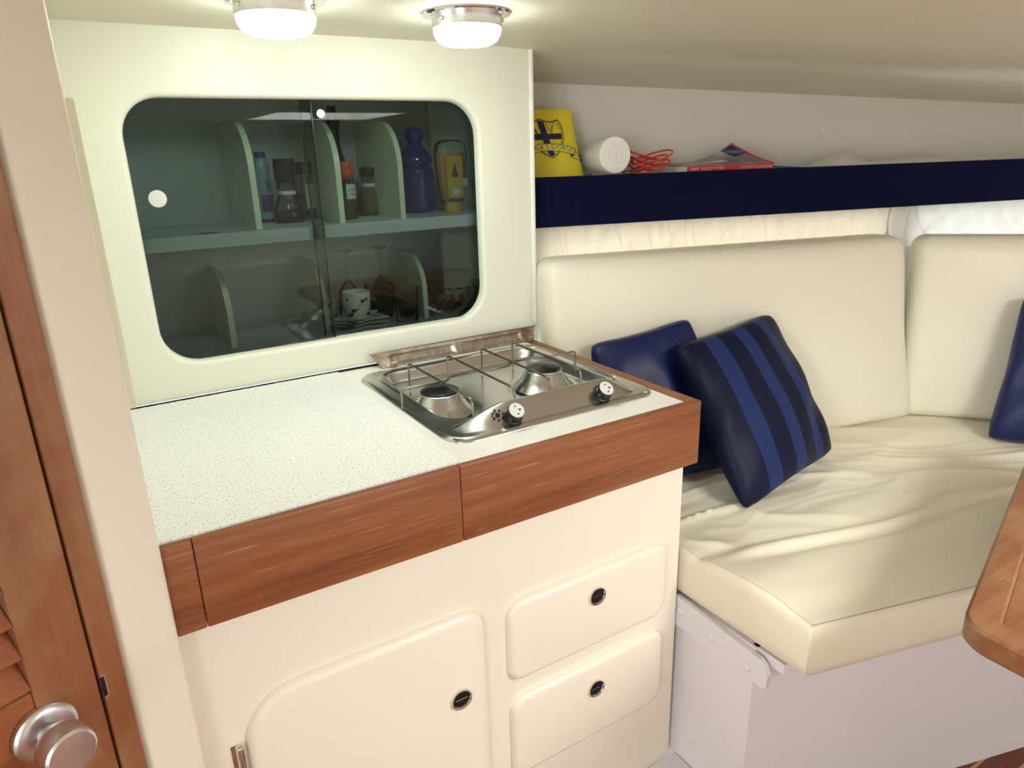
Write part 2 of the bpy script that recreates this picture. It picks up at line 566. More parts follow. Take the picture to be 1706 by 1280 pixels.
# ---- hull side above the settee (outboard wall) and below the shelf, with a window behind the curtain
struct(obj('wall_hull', xf(box(-1.05, 1.25, 0.40, 0.43, 1.15, 1.62), swf), 'hullwall'), 'pale grey hull lining above the navy shelf board')
lw = [box(-1.05, 1.25, 0.31, 0.34, 0.0, 0.98), box(-1.05, -0.80, 0.31, 0.34, 0.98, 1.18), box(0.34, 0.42, 0.31, 0.34, 0.98, 1.18), box(1.15, 1.25, 0.31, 0.34, 0.98, 1.18), box(-1.05, 1.25, 0.31, 0.43, 1.15, 1.18)]
struct(obj('wall_hull_lower', xf(join(*lw), swf), 'hullwall'), 'hull side behind the settee backrest and curtain')
wn = struct_root('window_1', W(-0.23, 0.33, 0.98), 'hull window behind the curtain, pane tinted to imitate warm sunlight')
obj('window_pane', xf(box(-0.80, 0.34, 0.322, 0.326, 0.98, 1.15), swf), 'suntintpane', wn)
fr = [box(-0.80, 0.34, 0.315, 0.335, 0.98, 0.992), box(-0.80, 0.34, 0.315, 0.335, 1.138, 1.15), box(-0.80, -0.788, 0.315, 0.335, 0.992, 1.138), box(0.328, 0.34, 0.315, 0.335, 0.992, 1.138)]
obj('window_frame', xf(join(*fr), swf), 'white', wn)
wn = struct_root('added_window', W(0.78, 0.33, 0.98), 'hull window with clear pane added to brighten the white curtain')  # unseen second window, added to let light onto the right curtain
obj('window_pane', xf(box(0.42, 1.15, 0.322, 0.326, 0.98, 1.15), swf), 'clear', wn)
fr = [box(0.42, 1.15, 0.315, 0.335, 0.98, 0.992), box(0.42, 1.15, 0.315, 0.335, 1.138, 1.15), box(0.42, 0.432, 0.315, 0.335, 0.992, 1.138), box(1.138, 1.15, 0.315, 0.335, 0.992, 1.138)]
obj('window_frame', xf(join(*fr), swf), 'white', wn)
bt = obj('snap_button', xf(lathe([(0.0062, 0.0), (0.0062, 0.003), (0.004, 0.005), (0.001, 0.0056)], 16), frame(W(0.161, 0.40, 1.386), SD, UZ, -SN)), 'ceramic', smooth=60)
tag(bt, 'small white snap button on the grey hull lining', 'button')

# ---- forward, port and aft walls that close the cabin behind the camera
struct(obj('wall_forward', xf(box(1.25, 1.28, -1.9, 0.43, 0.0, 1.62), swf), 'hullwall'), 'forward bulkhead')
struct(obj('wall_port', box(-1.0, 2.75, -1.53, -1.5, 0.0, 1.60), 'hullwall'), 'port side wall')
aft = [box(-1.0, -0.97, -1.5, -0.80, 0, 1.6), box(-1.0, -0.97, -0.04, 0.60, 0, 1.6), box(-1.0, -0.97, -0.80, -0.04, 0, 0.48)]
struct(obj('wall_compartment', join(box(-1.0, -0.012, 1.80, 1.83, 0, 1.6), box(-1.0, -0.97, 0.60, 1.80, 0, 1.6)), 'vinyl'), 'walls of the compartment behind the louvred door')
struct(obj('wall_aft', join(*aft), 'vinyl'), 'aft bulkhead with the companionway opening')

# ---- bulkhead at the left end of the galley: padded post and the door opening
BT = 1.60
post_poly = [(0.0, 0.0), (-0.0715, 0.0), (-0.0715, 0.035), (0.012, 0.035)]
pp = [DW((p[0], p[1], 0)) for p in post_poly]


def post_shape():
    # plan outline of the padded post, rounded at the two front corners
    pts = []
    for t in range(7):
        a = R(-90 + 90 * t / 6); pts.append((-0.008 + 0.008 * math.cos(a), 0.008 + 0.008 * math.sin(a)))
    pts += [(0.0, 0.05), (-0.0715, 0.05)]
    for t in range(7):
        a = R(180 + 90 * t / 6); pts.append((-0.0715 + 0.014 + 0.014 * math.cos(a), 0.014 + 0.014 * math.sin(a)))
    W2 = [DW((p[0], p[1], 0)) for p in pts]
    rings = []
    for z in (0.0, 0.3, 0.6, 0.74, 0.77, 0.9, 1.2, BT):
        rings.append([(p.x, p.y, z) for p in W2])
    return loft(rings)


side_wall = box(-0.012, 0.020, 0.905, 1.80, 0.0, BT)
wl = struct_root('wall_left', (0.0, 0.87, 0.0), 'cream padded bulkhead post beside the galley')
obj('padded_post', post_shape(), 'vinyl', wl, smooth=50)
obj('galley_end_wall', side_wall, 'wallvinyl', wl)
st2 = obj('trim_2', box(0.020, 0.0355, 1.03, 1.045, 1.035, 1.425, 0.003, 2), 'edge')
struct(st2, 'thin cream batten on the galley end wall')

# door frame jamb and the louvred door
jamb = struct_root('trim_3', DW((-0.087, 0.01, 0)), 'teak door jamb between the post and the louvred door')
jl = obj('jamb', xf(box(-0.0995, -0.0722, -0.002, 0.05, 0.0, 1.55, 0.002, 2), DW), 'teakz', jamb)
pl = rrect(-0.0996, -0.0936, 0.762, 0.794, [0.003, 0.003, 0.0001, 0.0001], 4)
obj('strike_plate', xf(loft([[(p[0], -0.0026, p[1]) for p in pl], [(p[0], -0.0010, p[1]) for p in pl]]), DW), 'satin', jamb)
obj('strike_recess', xf(box(-0.0998, -0.0958, -0.0030, -0.0024, 0.765, 0.791), DW), 'dark', jamb)
obj('rebate', xf(box(-0.1030, -0.0995, 0.012, 0.05, 0.0, 1.55), DW), 'dark', jamb)
obj('jamb', xf(box(-0.66, -0.632, -0.002, 0.05, 0.0, 1.55, 0.002, 2), DW), 'teakz', jamb)
obj('head', xf(box(-0.66, -0.0722, -0.002, 0.05, 1.55, BT), DW), 'teakx', jamb)

door = struct_root('door_1', DW((-0.36, 0.01, 0.04)), 'louvred teak door with a round satin knob')
D0, D1 = -0.628, -0.1022
for a, b in ((D1 - 0.062, D1), (D0, D0 + 0.062)):
    obj('stile', xf(box(a, b, 0.0, 0.028, 0.04, 1.545, 0.002, 2), DW), 'teakz', door)
for a, b in ((0.72, 0.817), (0.04, 0.16), (1.45, 1.545)):
    obj('rail', xf(box(D0 + 0.062, D1 - 0.062, 0.0015, 0.026, a, b, 0.0015, 1), DW), 'teakslat', door)
obj('lower_panel', xf(box(D0 + 0.062, D1 - 0.062, 0.010, 0.018, 0.16, 0.72), DW), 'teakslat', door)
sl0 = None
for i in range(16):
    zc = 0.8375 + i * 0.0395
    fn = lambda p, zc=zc: DW((p[0], 0.014 + p[1] * math.cos(R(48)) + p[2] * math.sin(R(48)), zc + p[1] * math.sin(R(48)) - p[2] * math.cos(R(48))))
    shp = xf(box(D0 + 0.062, D1 - 0.062, -0.021, 0.021, -0.003, 0.003, 0.0012, 1), fn)
    if sl0 is None:
        sl0 = obj('slat', shp, 'teakslat', door); z0_ = zc
    else:
        share(sl0, 'slat', (0, 0, zc - z0_), door)
kf = frame(DW((-0.163, 0.0, 0.767)), DD, UZ, -DN)
kn = obj('door_knob', xf(lathe([(0.0325, 0.0), (0.0325, 0.006), (0.030, 0.0095), (0.026, 0.011), (0.018, 0.0118), (0.0125, 0.0125), (0.0125, 0.020)], 48), kf), 'satin', door, smooth=35)
obj('knob_grip', xf(lathe([(0.0135, 0.0215), (0.017, 0.026), (0.0235, 0.030), (0.0262, 0.036), (0.0265, 0.052), (0.0255, 0.0585), (0.023, 0.061), (0.012, 0.0618), (0.0, 0.062)], 48, True, False), kf), 'satin', kn, smooth=35)
obj('collar_gap', xf(lathe([(0.0132, 0.0195), (0.0132, 0.0218)], 32), kf), 'dark', kn)

# ================================================================== WALL CUPBOARD
CY = 1.466          # front face of the cupboard panel
CX0, CX1 = 0.021, 0.962
cup = thing('wall_cupboard', 'cream built-in cupboard with smoked sliding glass doors above the worktop', 'cupboard', (0.49, 1.6, 0.905))
HOLE = rrect(0.113, 0.823, 0.973, 1.459, [0.075, 0.072, 0.068, 0.070], 10)


def framed(hole, x0, x1, y0, y1):
    """ring of outer rectangle points matching the hole points one to one"""
    q = len(hole) // 4; corners = [(x1, y0), (x1, y1), (x0, y1), (x0, y0)]; out = []
    for j, h in enumerate(hole):
        k, i = divmod(j, q); c = corners[k]
        if i == q // 2: out.append(c)
        elif (k % 2 == 0) == (i < q // 2): out.append((h[0], c[1]))
        else: out.append((c[0], h[1]))
    return out


def panel_with_hole():
    y_f, y_b = CY, CY + 0.022
    def inset(d, yy):
        return [(p[0], yy, p[1]) for p in rrect(0.113 - d, 0.823 + d, 0.973 - d, 1.459 + d, [0.075 + d, 0.072 + d, 0.068 + d, 0.070 + d], 10)]
    outer = framed([(p[0], p[2]) for p in inset(0.010, 0)], CX0, CX1, 0.905, 1.60)
    rings = [[(p[0], y_b, p[1]) for p in outer], [(p[0], y_f, p[1]) for p in outer], inset(0.010, y_f), inset(0.0065, y_f + 0.0006), inset(0.003, y_f + 0.0030), inset(0.0008, y_f + 0.007), inset(0.0, y_f + 0.012), inset(0.0, y_b), [(p[0], y_b, p[1]) for p in outer]]
    return loft(rings, False, False)


obj('front_panel', panel_with_hole(), 'wallvinyl', cup, smooth=40)
obj('side_panel', box(0.945, CX1, CY + 0.022, 1.80, 0.905, 1.56), 'wallvinyl', cup)
obj('edge_moulding', box(CX1, 0.9715, CY - 0.006, CY + 0.03, 0.935, 1.572, 0.003, 3), 'white', cup, smooth=40)
obj('back_panel', box(0.021, 0.945, 1.785, 1.80, 0.905, 1.56), 'shelfgrey', cup)
obj('cupboard_floor', box(0.021, 0.945, CY + 0.022, 1.785, 0.945, 0.960), 'shelfgrey', cup)
obj('cupboard_top', box(0.021, 0.945, CY + 0.022, 1.785, 1.50, 1.515), 'shelfgrey', cup)
shf = obj('shelf', box(0.021, 0.945, 1.513, 1.785, 1.184, 1.212, 0.001, 1), 'shelfgrey', cup)


def divider_shape(x, y0, y1, z0, z1, r):
    pts = [(y1, z0), (y1, z1)]
    for t in range(11):
        a = R(90 + 90 * t / 10); pts.append((y0 + r + r * math.cos(a), z1 - r + r * math.sin(a)))
    pts.append((y0, z0))
    return loft([[(x - 0.006, p[0], p[1]) for p in pts], [(x + 0.006, p[0], p[1]) for p in pts]])


for x in (0.335, 0.512, 0.655):
    obj('divider', divider_shape(x, 1.528, 1.785, 1.212, 1.425, 0.10), 'edge', cup)
for x in (0.262, 0.470, 0.722):
    obj('divider', divider_shape(x, 1.585, 1.785, 0.960, 1.118, 0.09), 'edge', cup)
obj('door_track', box(0.10, 0.84, CY + 0.022, CY + 0.046, 0.960, 0.9715), 'white', cup)
obj('door_track', box(0.10, 0.84, CY + 0.022, CY + 0.046, 1.462, 1.472), 'shelfgrey', cup)


def pane(x0, x1, yc):
    g = obj('glass_door', box(x0, x1, yc - 0.0022, yc + 0.0022, 0.972, 1.462), 'smoked', cup)
    return g


GL = pane(0.10, 0.4575, CY + 0.028); GR = pane(0.440, 0.84, CY + 0.038)
obj('pane_edge', box(0.4560, 0.4585, CY + 0.0250, CY + 0.0310, 0.972, 1.462), 'paneedge', GL)
obj('pane_edge', box(0.4380, 0.4405, CY + 0.0350, CY + 0.0410, 0.972, 1.462), 'paneedge', GR)
obj('finger_disc', xf(lathe([(0.0155, 0.0), (0.0155, 0.0015), (0.014, 0.002), (0.0, 0.002)], 32, True, False), frame((0.152, CY + 0.0258, 1.285), (1, 0, 0), UZ, (0, -1, 0))), 'label', GL, smooth=40)
obj('pull_knob', xf(lathe([(0.006, 0.0), (0.006, 0.004), (0.0092, 0.006), (0.0092, 0.014), (0.008, 0.0155), (0.0, 0.0155)], 28, True, False), frame((0.4745, CY + 0.0358, 1.433), (1, 0, 0), UZ, (0, -1, 0))), 'chrome', GR, smooth=40)

# ================================================================== BASE CABINET
base = thing('base_cabinet', 'cream galley base cabinet with two drawers and a cupboard door', 'cabinet', (0.47, 1.1, 0.05))
BF = 0.890
obj('body', join(box(0.021, 0.924, BF, 0.915, 0.05, 0.865), box(0.909, 0.924, 0.915, 1.46, 0.05, 0.865), box(0.021, 0.909, 0.915, 1.46, 0.05, 0.07)), 'cabinet', base)
ff = frame((0, BF, 0), (1, 0, 0), UZ, (0, -1, 0))


def finger_pull(par, x, z, r=0.0185):
    fr_ = frame((x, BF - 0.0145, z), (1, 0, 0), UZ, (0, -1, 0))
    p = obj('finger_pull', xf(lathe([(r, 0.0), (r, 0.002), (r * 0.95, 0.0045), (r * 0.84, 0.0045), (r * 0.76, 0.0022), (r * 0.76, 0.0)], 36, True, False), fr_), 'chrome', par, smooth=35)
    obj('pull_cup', xf(lathe([(r * 0.765, 0.0020), (r * 0.66, 0.0012), (r * 0.35, 0.0006), (0.0, 0.0005)], 30, True, False), fr_), 'black', par, smooth=60)
    obj('pull_lip', xf(box(-r * 0.62, r * 0.62, -0.0012, 0.0012, 0.001, 0.0032, 0.0008, 1), fr_), 'black', par)
    return p


d1 = obj('drawer', xf(raised_panel(0.516, 0.884, 0.452, 0.618, [0.040, 0.030, 0.034, 0.026], 0.014, 0.011), ff), 'panel', base, smooth=50)
finger_pull(d1, 0.704, 0.566)
d2 = obj('drawer', xf(raised_panel(0.518, 0.882, 0.236, 0.416, [0.042, 0.030, 0.034, 0.028], 0.014, 0.011), ff), 'panel', base, smooth=50)
finger_pull(d2, 0.704, 0.357)
cd = obj('cupboard_door', xf(raised_panel(0.080, 0.470, 0.10, 0.634, [0.03, 0.042, 0.080, 0.03], 0.014, 0.012), ff), 'panel', base, smooth=50)
finger_pull(cd, 0.415, 0.476, 0.0195)
hg = obj('hinge', xf(lathe([(0.0055, 0.0), (0.0062, 0.002), (0.0062, 0.058), (0.0055, 0.060)], 18), frame((0.0695, BF - 0.0075, 0.500), (1, 0, 0), (0, 1, 0), UZ)), 'chrome', cd, smooth=40)
obj('hinge_leaf', box(0.058, 0.0695, BF - 0.0012, BF, 0.500, 0.560), 'chrome', cd)
obj('hinge_pin', xf(lathe([(0.004, 0.0), (0.0045, 0.0015), (0.002, 0.003), (0.0, 0.003)], 14, True, False), frame((0.0695, BF - 0.0075, 0.560), (1, 0, 0), (0, 1, 0), UZ)), 'satin', hg)

# ================================================================== WORKTOP
top = thing('worktop', 'white galley worktop edged with teak boards', 'worktop', (0.48, 1.15, 0.865))
HB = (0.492, 0.892, 1.025, 1.385)
wt = join(box(0.021, HB[0], 0.884, 1.464, 0.870, 0.900), box(HB[1], 0.912, 0.884, 1.464, 0.870, 0.900), box(HB[0], HB[1], 0.884, HB[2], 0.870, 0.900), box(HB[0], HB[1], HB[3], 1.464, 0.870, 0.900))
obj('laminate_top', wt, 'laminate', top)
obj('dark_joint', box(0.021, 0.96, 1.4605, 1.4655, 0.9002, 0.9045), 'dark', top)
for a, b in ((0.0215, 0.0575), (0.0583, 0.4330), (0.4338, 0.9405)):
    obj('front_board', box(a, b, 0.868, 0.8838, 0.775, 0.9015, 0.0022, 2), 'teakx', top, smooth=30)
obj('side_board', box(0.9125, 0.9405, 0.8845, 1.462, 0.775, 0.9015, 0.0022, 2), 'teaky', top, smooth=30)


def mat_shape():
    # woven mat, a thin sheet with slightly uneven edges
    rnd = random.Random(3)
    n = 90; x0, x1, y0, y1 = 0.022, 0.4415, 0.8855, 1.459
    pts = []
    jit = lambda: rnd.uniform(-0.0013, 0.0013)
    pts += [(x0 + (x1 - x0) * i / n, y0 + abs(jit()) * 0.3) for i in range(n)]
    pts += [(x1 + 0.004 * (i / n) + jit(), y0 + (y1 - y0) * i / n) for i in range(n)]
    pts += [(x1 + (x0 - x1) * i / n, y1 + jit()) for i in range(n)]
    pts += [(x0, y1 + (y0 - y1) * i / n) for i in range(n)]
    return prism(pts, 0.9002, 0.9028)


tag(obj('counter_mat', mat_shape(), 'mat'), 'white woven non-slip mat lying on the worktop beside the hob', 'mat')

# ================================================================== GAS HOB
hob = thing('gas_hob', 'two-burner stainless steel gas hob set into the worktop', 'hob', (0.69, 1.18, 0.9))
HX = (0.462, 0.910, 0.944, 1.402)


def hob_z(x, y):
    # signed distance to the basin outline (rounded rectangle), negative inside
    def sd(x0, x1, y0, y1, r):
        cx, cy = (x0 + x1) / 2, (y0 + y1) / 2
        qx = abs(x - cx) - (x1 - x0) / 2 + r; qy = abs(y - cy) - (y1 - y0) / 2 + r
        return math.hypot(max(qx, 0), max(qy, 0)) + min(max(qx, qy), 0) - r
    e = -sd(HX[0], HX[1], HX[2], HX[3], 0.045)          # distance from the outer rim inwards
    z = 0.9012 + 0.0055 * smoothstep(0.0, 0.007, e)
    b = -sd(0.500, 0.884, 1.034, 1.376, 0.045)
    z -= 0.022 * smoothstep(0.0, 0.020, b)
    z += 0.0022 * math.exp(-((b + 0.006) / 0.003) ** 2)   # raised bead round the basin
    for bx, by in ((0.540, 1.150), (0.781, 1.155)):
        d = math.hypot(x - bx, y - by)
        z -= 0.003 * math.exp(-((d - 0.062) / 0.010) ** 2) * (1 if b > 0.01 else 0)
    return z


def hob_tray():
    n, m = 176, 84
    o = rrect(HX[0], HX[1], HX[2], HX[3], 0.045, 12)
    # resample the outline evenly
    P = [Vector((p[0], p[1])) for p in o]; P.append(P[0]); L = [0]
    for a, b in zip(P, P[1:]): L.append(L[-1] + (b - a).length)
    out = []; k = 0
    for i in range(n):
        t = L[-1] * i / n
        while L[k + 1] < t: k += 1
        u = (t - L[k]) / max(L[k + 1] - L[k], 1e-9); out.append(P[k].lerp(P[k + 1], u))
    c = Vector(((HX[0] + HX[1]) / 2, (HX[2] + HX[3]) / 2))
    rings = [[(p.x, p.y, 0.9002) for p in out]]
    for j in range(m):
        t = j / m
        rings.append([((c + (p - c) * (1 - t)).x, (c + (p - c) * (1 - t)).y, hob_z((c + (p - c) * (1 - t)).x, (c + (p - c) * (1 - t)).y)) for p in out])
    return loft(rings, False, True)


obj('tray', hob_tray(), 'steel', hob, smooth=60)


def panel_z(x, y):
    hxv = smoothstep(0.476, 0.600, x) * (1 - smoothstep(0.800, 0.880, x))
    yf = 0.959 + 0.005 * (1 - hxv)
    hy = max(0.0, min(1.0, (y - yf) / 0.034))
    hy = hy + 0.10 * math.sin(math.pi * hy) * hy
    back = 1 - smoothstep(0.996, 1.028, y)
    return 0.9055 + 0.0320 * (hxv ** 0.8) * min(hy, 1.0) * back


obj('control_panel', grid(lambda u, v: (0.472 + 0.414 * u, 0.9550 + 0.0765 * v, panel_z(0.472 + 0.414 * u, 0.9550 + 0.0765 * v)), 120, 56), 'steel', hob, smooth=70)
PN = Vector((0, -0.69, 0.724)).normalized(); PU = Vector((1, 0, 0)); PV = PN.cross(PU).normalized()


def on_panel(x, y, lift=0.0): return Vector((x, y, panel_z(x, y))) + PN * lift


for kx in (0.5900, 0.7850):
    kf = frame(on_panel(kx, 0.9705), PU, PV, PN)
    k = obj('control_knob', xf(lathe([(0.0178, 0.0), (0.0178, 0.003), (0.0152, 0.0045), (0.0152, 0.020), (0.0144, 0.0215), (0.0, 0.0215)], 36, True, False), kf), 'black', hob, smooth=35)
    dl = obj('dial_face', xf(lathe([(0.0140, 0.0213), (0.0140, 0.0222), (0.0, 0.0222)], 30, True, False), kf), 'label', k)
    mk = [box(-0.0012, 0.0012, 0.006, 0.009, 0.0222, 0.02235), box(-0.0016, 0.0016, -0.009, -0.006, 0.0222, 0.02235), box(0.0045, 0.0085, -0.001, 0.001, 0.0222, 0.02235)]
    mk.append(tube([(0.0055 + 0.002 * math.cos(a), 0.002 * math.sin(a), 0.0222) for a in [R(30 * i) for i in range(12)]], 0.0004, 4, True))
    obj('dial_marks', xf(join(*mk), kf), 'inkblack', k)
kf = frame(on_panel(0.5655, 0.9785, 0.0010), PU, PV, PN)
hl = [xf(lathe([(0.0042, 0.0), (0.0042, 0.0006)], 16), lambda p: p)]
for i in range(7):
    a = 2 * math.pi * i / 7
    hl.append(xf(lathe([(0.0021, 0.0), (0.0021, 0.0006)], 10), lambda p, a=a: (p[0] + 0.0098 * math.cos(a), p[1] + 0.0098 * math.sin(a), p[2])))
obj('vent_holes', xf(join(*hl), kf), 'dark', hob)
for sx, sy in ((0.560, 0.9505), (0.880, 0.9550), (0.487, 1.385), (0.884, 1.387)):
    obj('screw', xf(lathe([(0.0042, 0.0), (0.0036, 0.0016), (0.0, 0.0020)], 14, True, False), lambda p, sx=sx, sy=sy: (p[0] + sx, p[1] + sy, p[2] + hob_z(sx, sy))), 'chrome', hob, smooth=60)

for bx, by in ((0.540, 1.150), (0.781, 1.155)):
    tf = lambda p, bx=bx, by=by: (p[0] + bx, p[1] + by, p[2])
    bu = obj('burner', xf(lathe([(0.0640, 0.8845), (0.0600, 0.8890), (0.0530, 0.8950), (0.0470, 0.9040), (0.0420, 0.9130), (0.0385, 0.9175), (0.0375, 0.9200), (0.0330, 0.9210)], 48, True, True), tf), 'steel', hob, smooth=60)
    obj('burner_ring', xf(lathe([(0.0378, 0.9195), (0.0385, 0.9210), (0.0380, 0.9225), (0.0360, 0.9232)], 48), tf), 'satin', bu, smooth=60)
    obj('burner_cap', xf(lathe([(0.0340, 0.9225), (0.0362, 0.9240), (0.0362, 0.9262), (0.0335, 0.9278), (0.0180, 0.9300), (0.0, 0.9308)], 48, True, False), tf), 'black', bu, smooth=50)
# pan supports: bent wire
GZ = 0.9445; wr = 0.0024
for gx, y0, y1 in ((0.540, 1.020, 1.292), (0.631, 1.028, 1.296), (0.716, 1.040, 1.300), (0.797, 1.050, 1.302)):
    zb0 = hob_z(gx, y0) ; zb1 = hob_z(gx, y1)
    pth = [(gx, y0 - 0.002, zb0 + 0.004), (gx, y0, GZ - 0.010), (gx, y0 + 0.003, GZ - 0.003), (gx, y0 + 0.010, GZ), (gx, y1 - 0.006, GZ), (gx, y1 - 0.001, GZ - 0.002), (gx, y1, GZ - 0.008), (gx, y1, zb1 + 0.003)]
    obj('pan_support', tube(pth, wr, 8), 'wire', hob, smooth=60)
cr = [(0.466, 1.158, 0.900), (0.466, 1.158, GZ - 0.012), (0.468, 1.158, GZ - 0.006), (0.475, 1.158, GZ - 0.0045), (0.555, 1.152, GZ - 0.0045), (0.575, 1.172, GZ - 0.0045), (0.640, 1.174, GZ - 0.0045), (0.655, 1.164, GZ - 0.0045), (0.700, 1.166, GZ - 0.0045), (0.722, 1.184, GZ - 0.0045), (0.775, 1.186, GZ - 0.0045), (0.800, 1.170, GZ - 0.0045), (0.866, 1.172, GZ - 0.0045), (0.873, 1.172, GZ - 0.006), (0.875, 1.172, GZ - 0.012), (0.875, 1.172, 0.895)]
obj('cross_support', tube(cr, wr, 8), 'wire', hob, smooth=60)
# raised wire guard loop at the right rim
obj('rim_bead', tube(smooth_path([(0.868, 1.36, 0.9075), (0.892, 1.34, 0.9075), (0.897, 1.28, 0.9075), (0.897, 1.10, 0.9075), (0.890, 1.06, 0.9075)], 5), 0.0022, 8), 'steel', hob, smooth=60)


def splash_z(u, v):
    # u along x 0..1, v up 0..1
    x = 0.516 + 0.438 * u
    z = 0.9015 + 0.0300 * v
    yb = 1.436 + 0.012 * (1 - (1 - v) ** 2) - 0.010 * (1 - v)
    w = 0.0
    for a, b in ((0.09, 0.47), (0.52, 0.90)):
        w = max(w, smoothstep(a, a + 0.015, u) * (1 - smoothstep(b - 0.015, b, u)))
    w *= smoothstep(0.08, 0.16, v) * (1 - smoothstep(0.66, 0.76, v))
    # the ends taper downwards
    return Vector((x + (0.018 * (1 - v) * (1 if u < 0.5 else -1) * (abs(u - 0.5) * 2) ** 6), yb + 0.0065 * w, z))


sp = obj('splashback', grid(splash_z, 120, 22), 'rust', hob, smooth=60)
md = sp.modifiers.new('thickness', 'SOLIDIFY'); md.thickness = 0.0012; md.offset = 1
obj('splashback_edge', box(0.514, 0.956, 1.4455, 1.4500, 0.9305, 0.9330, 0.001, 1), 'wire', sp)
for hxp in (0.560, 0.925):
    obj('lid_hinge', join(box(hxp - 0.007, hxp + 0.007, 1.418, 1.430, 0.9015, 0.912, 0.001, 1), xf(lathe([(0.003, -0.008), (0.003, 0.008)], 10), lambda p, hxp=hxp: (hxp + p[2], 1.421 + p[0], 0.912 + p[1]))), 'rust', hob)

# ================================================================== CEILING LAMPS
def ceiling_lamp(x, y, label):
    zc = ceil_z(x, y)
    t = thing('ceiling_lamp', label, 'lamp', (x, y, zc), 'round lamps on the headliner')
    tf = lambda p: (p[0] + x, p[1] + y, zc - p[2])
    obj('flange', xf(lathe([(0.0745, 0.0), (0.0750, 0.002), (0.0735, 0.0045), (0.0600, 0.0065), (0.0585, 0.0065)], 56), tf), 'chrome', t, smooth=40)
    obj('ring', xf(lathe([(0.0585, 0.005), (0.0590, 0.008), (0.0595, 0.0235), (0.0580, 0.0245)], 56), tf), 'satin', t, smooth=40)
    obj('dome', xf(lathe([(0.0570, 0.0235), (0.0575, 0.0280), (0.0555, 0.0360), (0.0500, 0.0440), (0.0400, 0.0490), (0.0200, 0.0515), (0.0, 0.0520)], 48, True, False), tf), 'lampglow', t, smooth=60)
    for a in (-62, 60, 178):
        ca, sa = math.cos(R(a)), math.sin(R(a))
        obj('flange_screw', xf(lathe([(0.0042, 0.0), (0.0036, 0.0025), (0.0, 0.0030)], 12, True, False), lambda p: (x + 0.0668 * ca + p[0], y + 0.0668 * sa + p[1], zc - 0.0055 - p[2])), 'chrome', t, smooth=60)
    for a in (-40, 90, 200):
        rd = Vector((math.cos(R(a)), math.sin(R(a)), 0)); tg = Vector((-rd.y, rd.x, 0))
        obj('ring_screw', xf(lathe([(0.0034, -0.001), (0.0034, 0.0035), (0.002, 0.0045), (0.0, 0.0045)], 12, True, False), frame(Vector((x, y, zc - 0.014)) + rd * 0.059, tg, UZ, rd)), 'chrome', t, smooth=60)
    return t


ceiling_lamp(0.638, 1.160, 'lit round chrome ceiling lamp at the corner moulding end of the cupboard')
ceiling_lamp(0.322, 1.172, 'lit round chrome ceiling lamp over the woven mat')

# ================================================================== SETTEE
def seat_edge(u):        # front and back lines of the seat cushion in plan
    fl = Vector((0.937, 0.592)); frt = Vector((2.13, 0.264)); bl = Vector((0.937, 1.395)); br = Vector((2.42, 0.985))
    return fl.lerp(frt, u), bl.lerp(br, u)


def crease(u): return 0.285 - 0.03 * math.cos(u * 3.0) + 0.010 * math.sin(u * 14)


def seat_z(u, v):
    f, b = seat_edge(u); p = f.lerp(b, v)
    vf = (b - f).length * v                      # metres from the front edge
    z = 0.566
    z += 0.012 * smoothstep(0.0, 0.10, vf) * (1 - smoothstep(0.14, 0.30, vf)) + 0.004
    c = crease(u) - 0.03
    z += 0.010 * math.exp(-((vf - c - 0.012) / 0.016) ** 2) * smoothstep(0.02, 0.10, u)
    z -= 0.007 * math.exp(-((vf - c + 0.014) / 0.013) ** 2) * smoothstep(0.04, 0.14, u)
    z -= 0.005 * math.exp(-((vf - c - 0.045) / 0.016) ** 2)
    # loose wrinkles behind the crease
    k = smoothstep(c + 0.02, c + 0.08, vf) * smoothstep(0.005, 0.05, u)
    q = Vector((p.x * 2.6 + p.y * 0.8, p.y * 6.0 + p.x * 1.9, 3.7))
    q += Vector((noise.noise(q * 0.7) * 1.3, noise.noise(q * 0.7 + Vector((7, 3, 1))) * 1.3, 0))
    n1 = 1 - abs(noise.noise(q)) * 2.2
    n2 = 1 - abs(noise.noise(q * 2.1 + Vector((4, 9, 2)))) * 2.0
    z += k * (0.010 * max(n1, 0) ** 2 + 0.003 * max(n2, 0) ** 2 - 0.004)
    return z


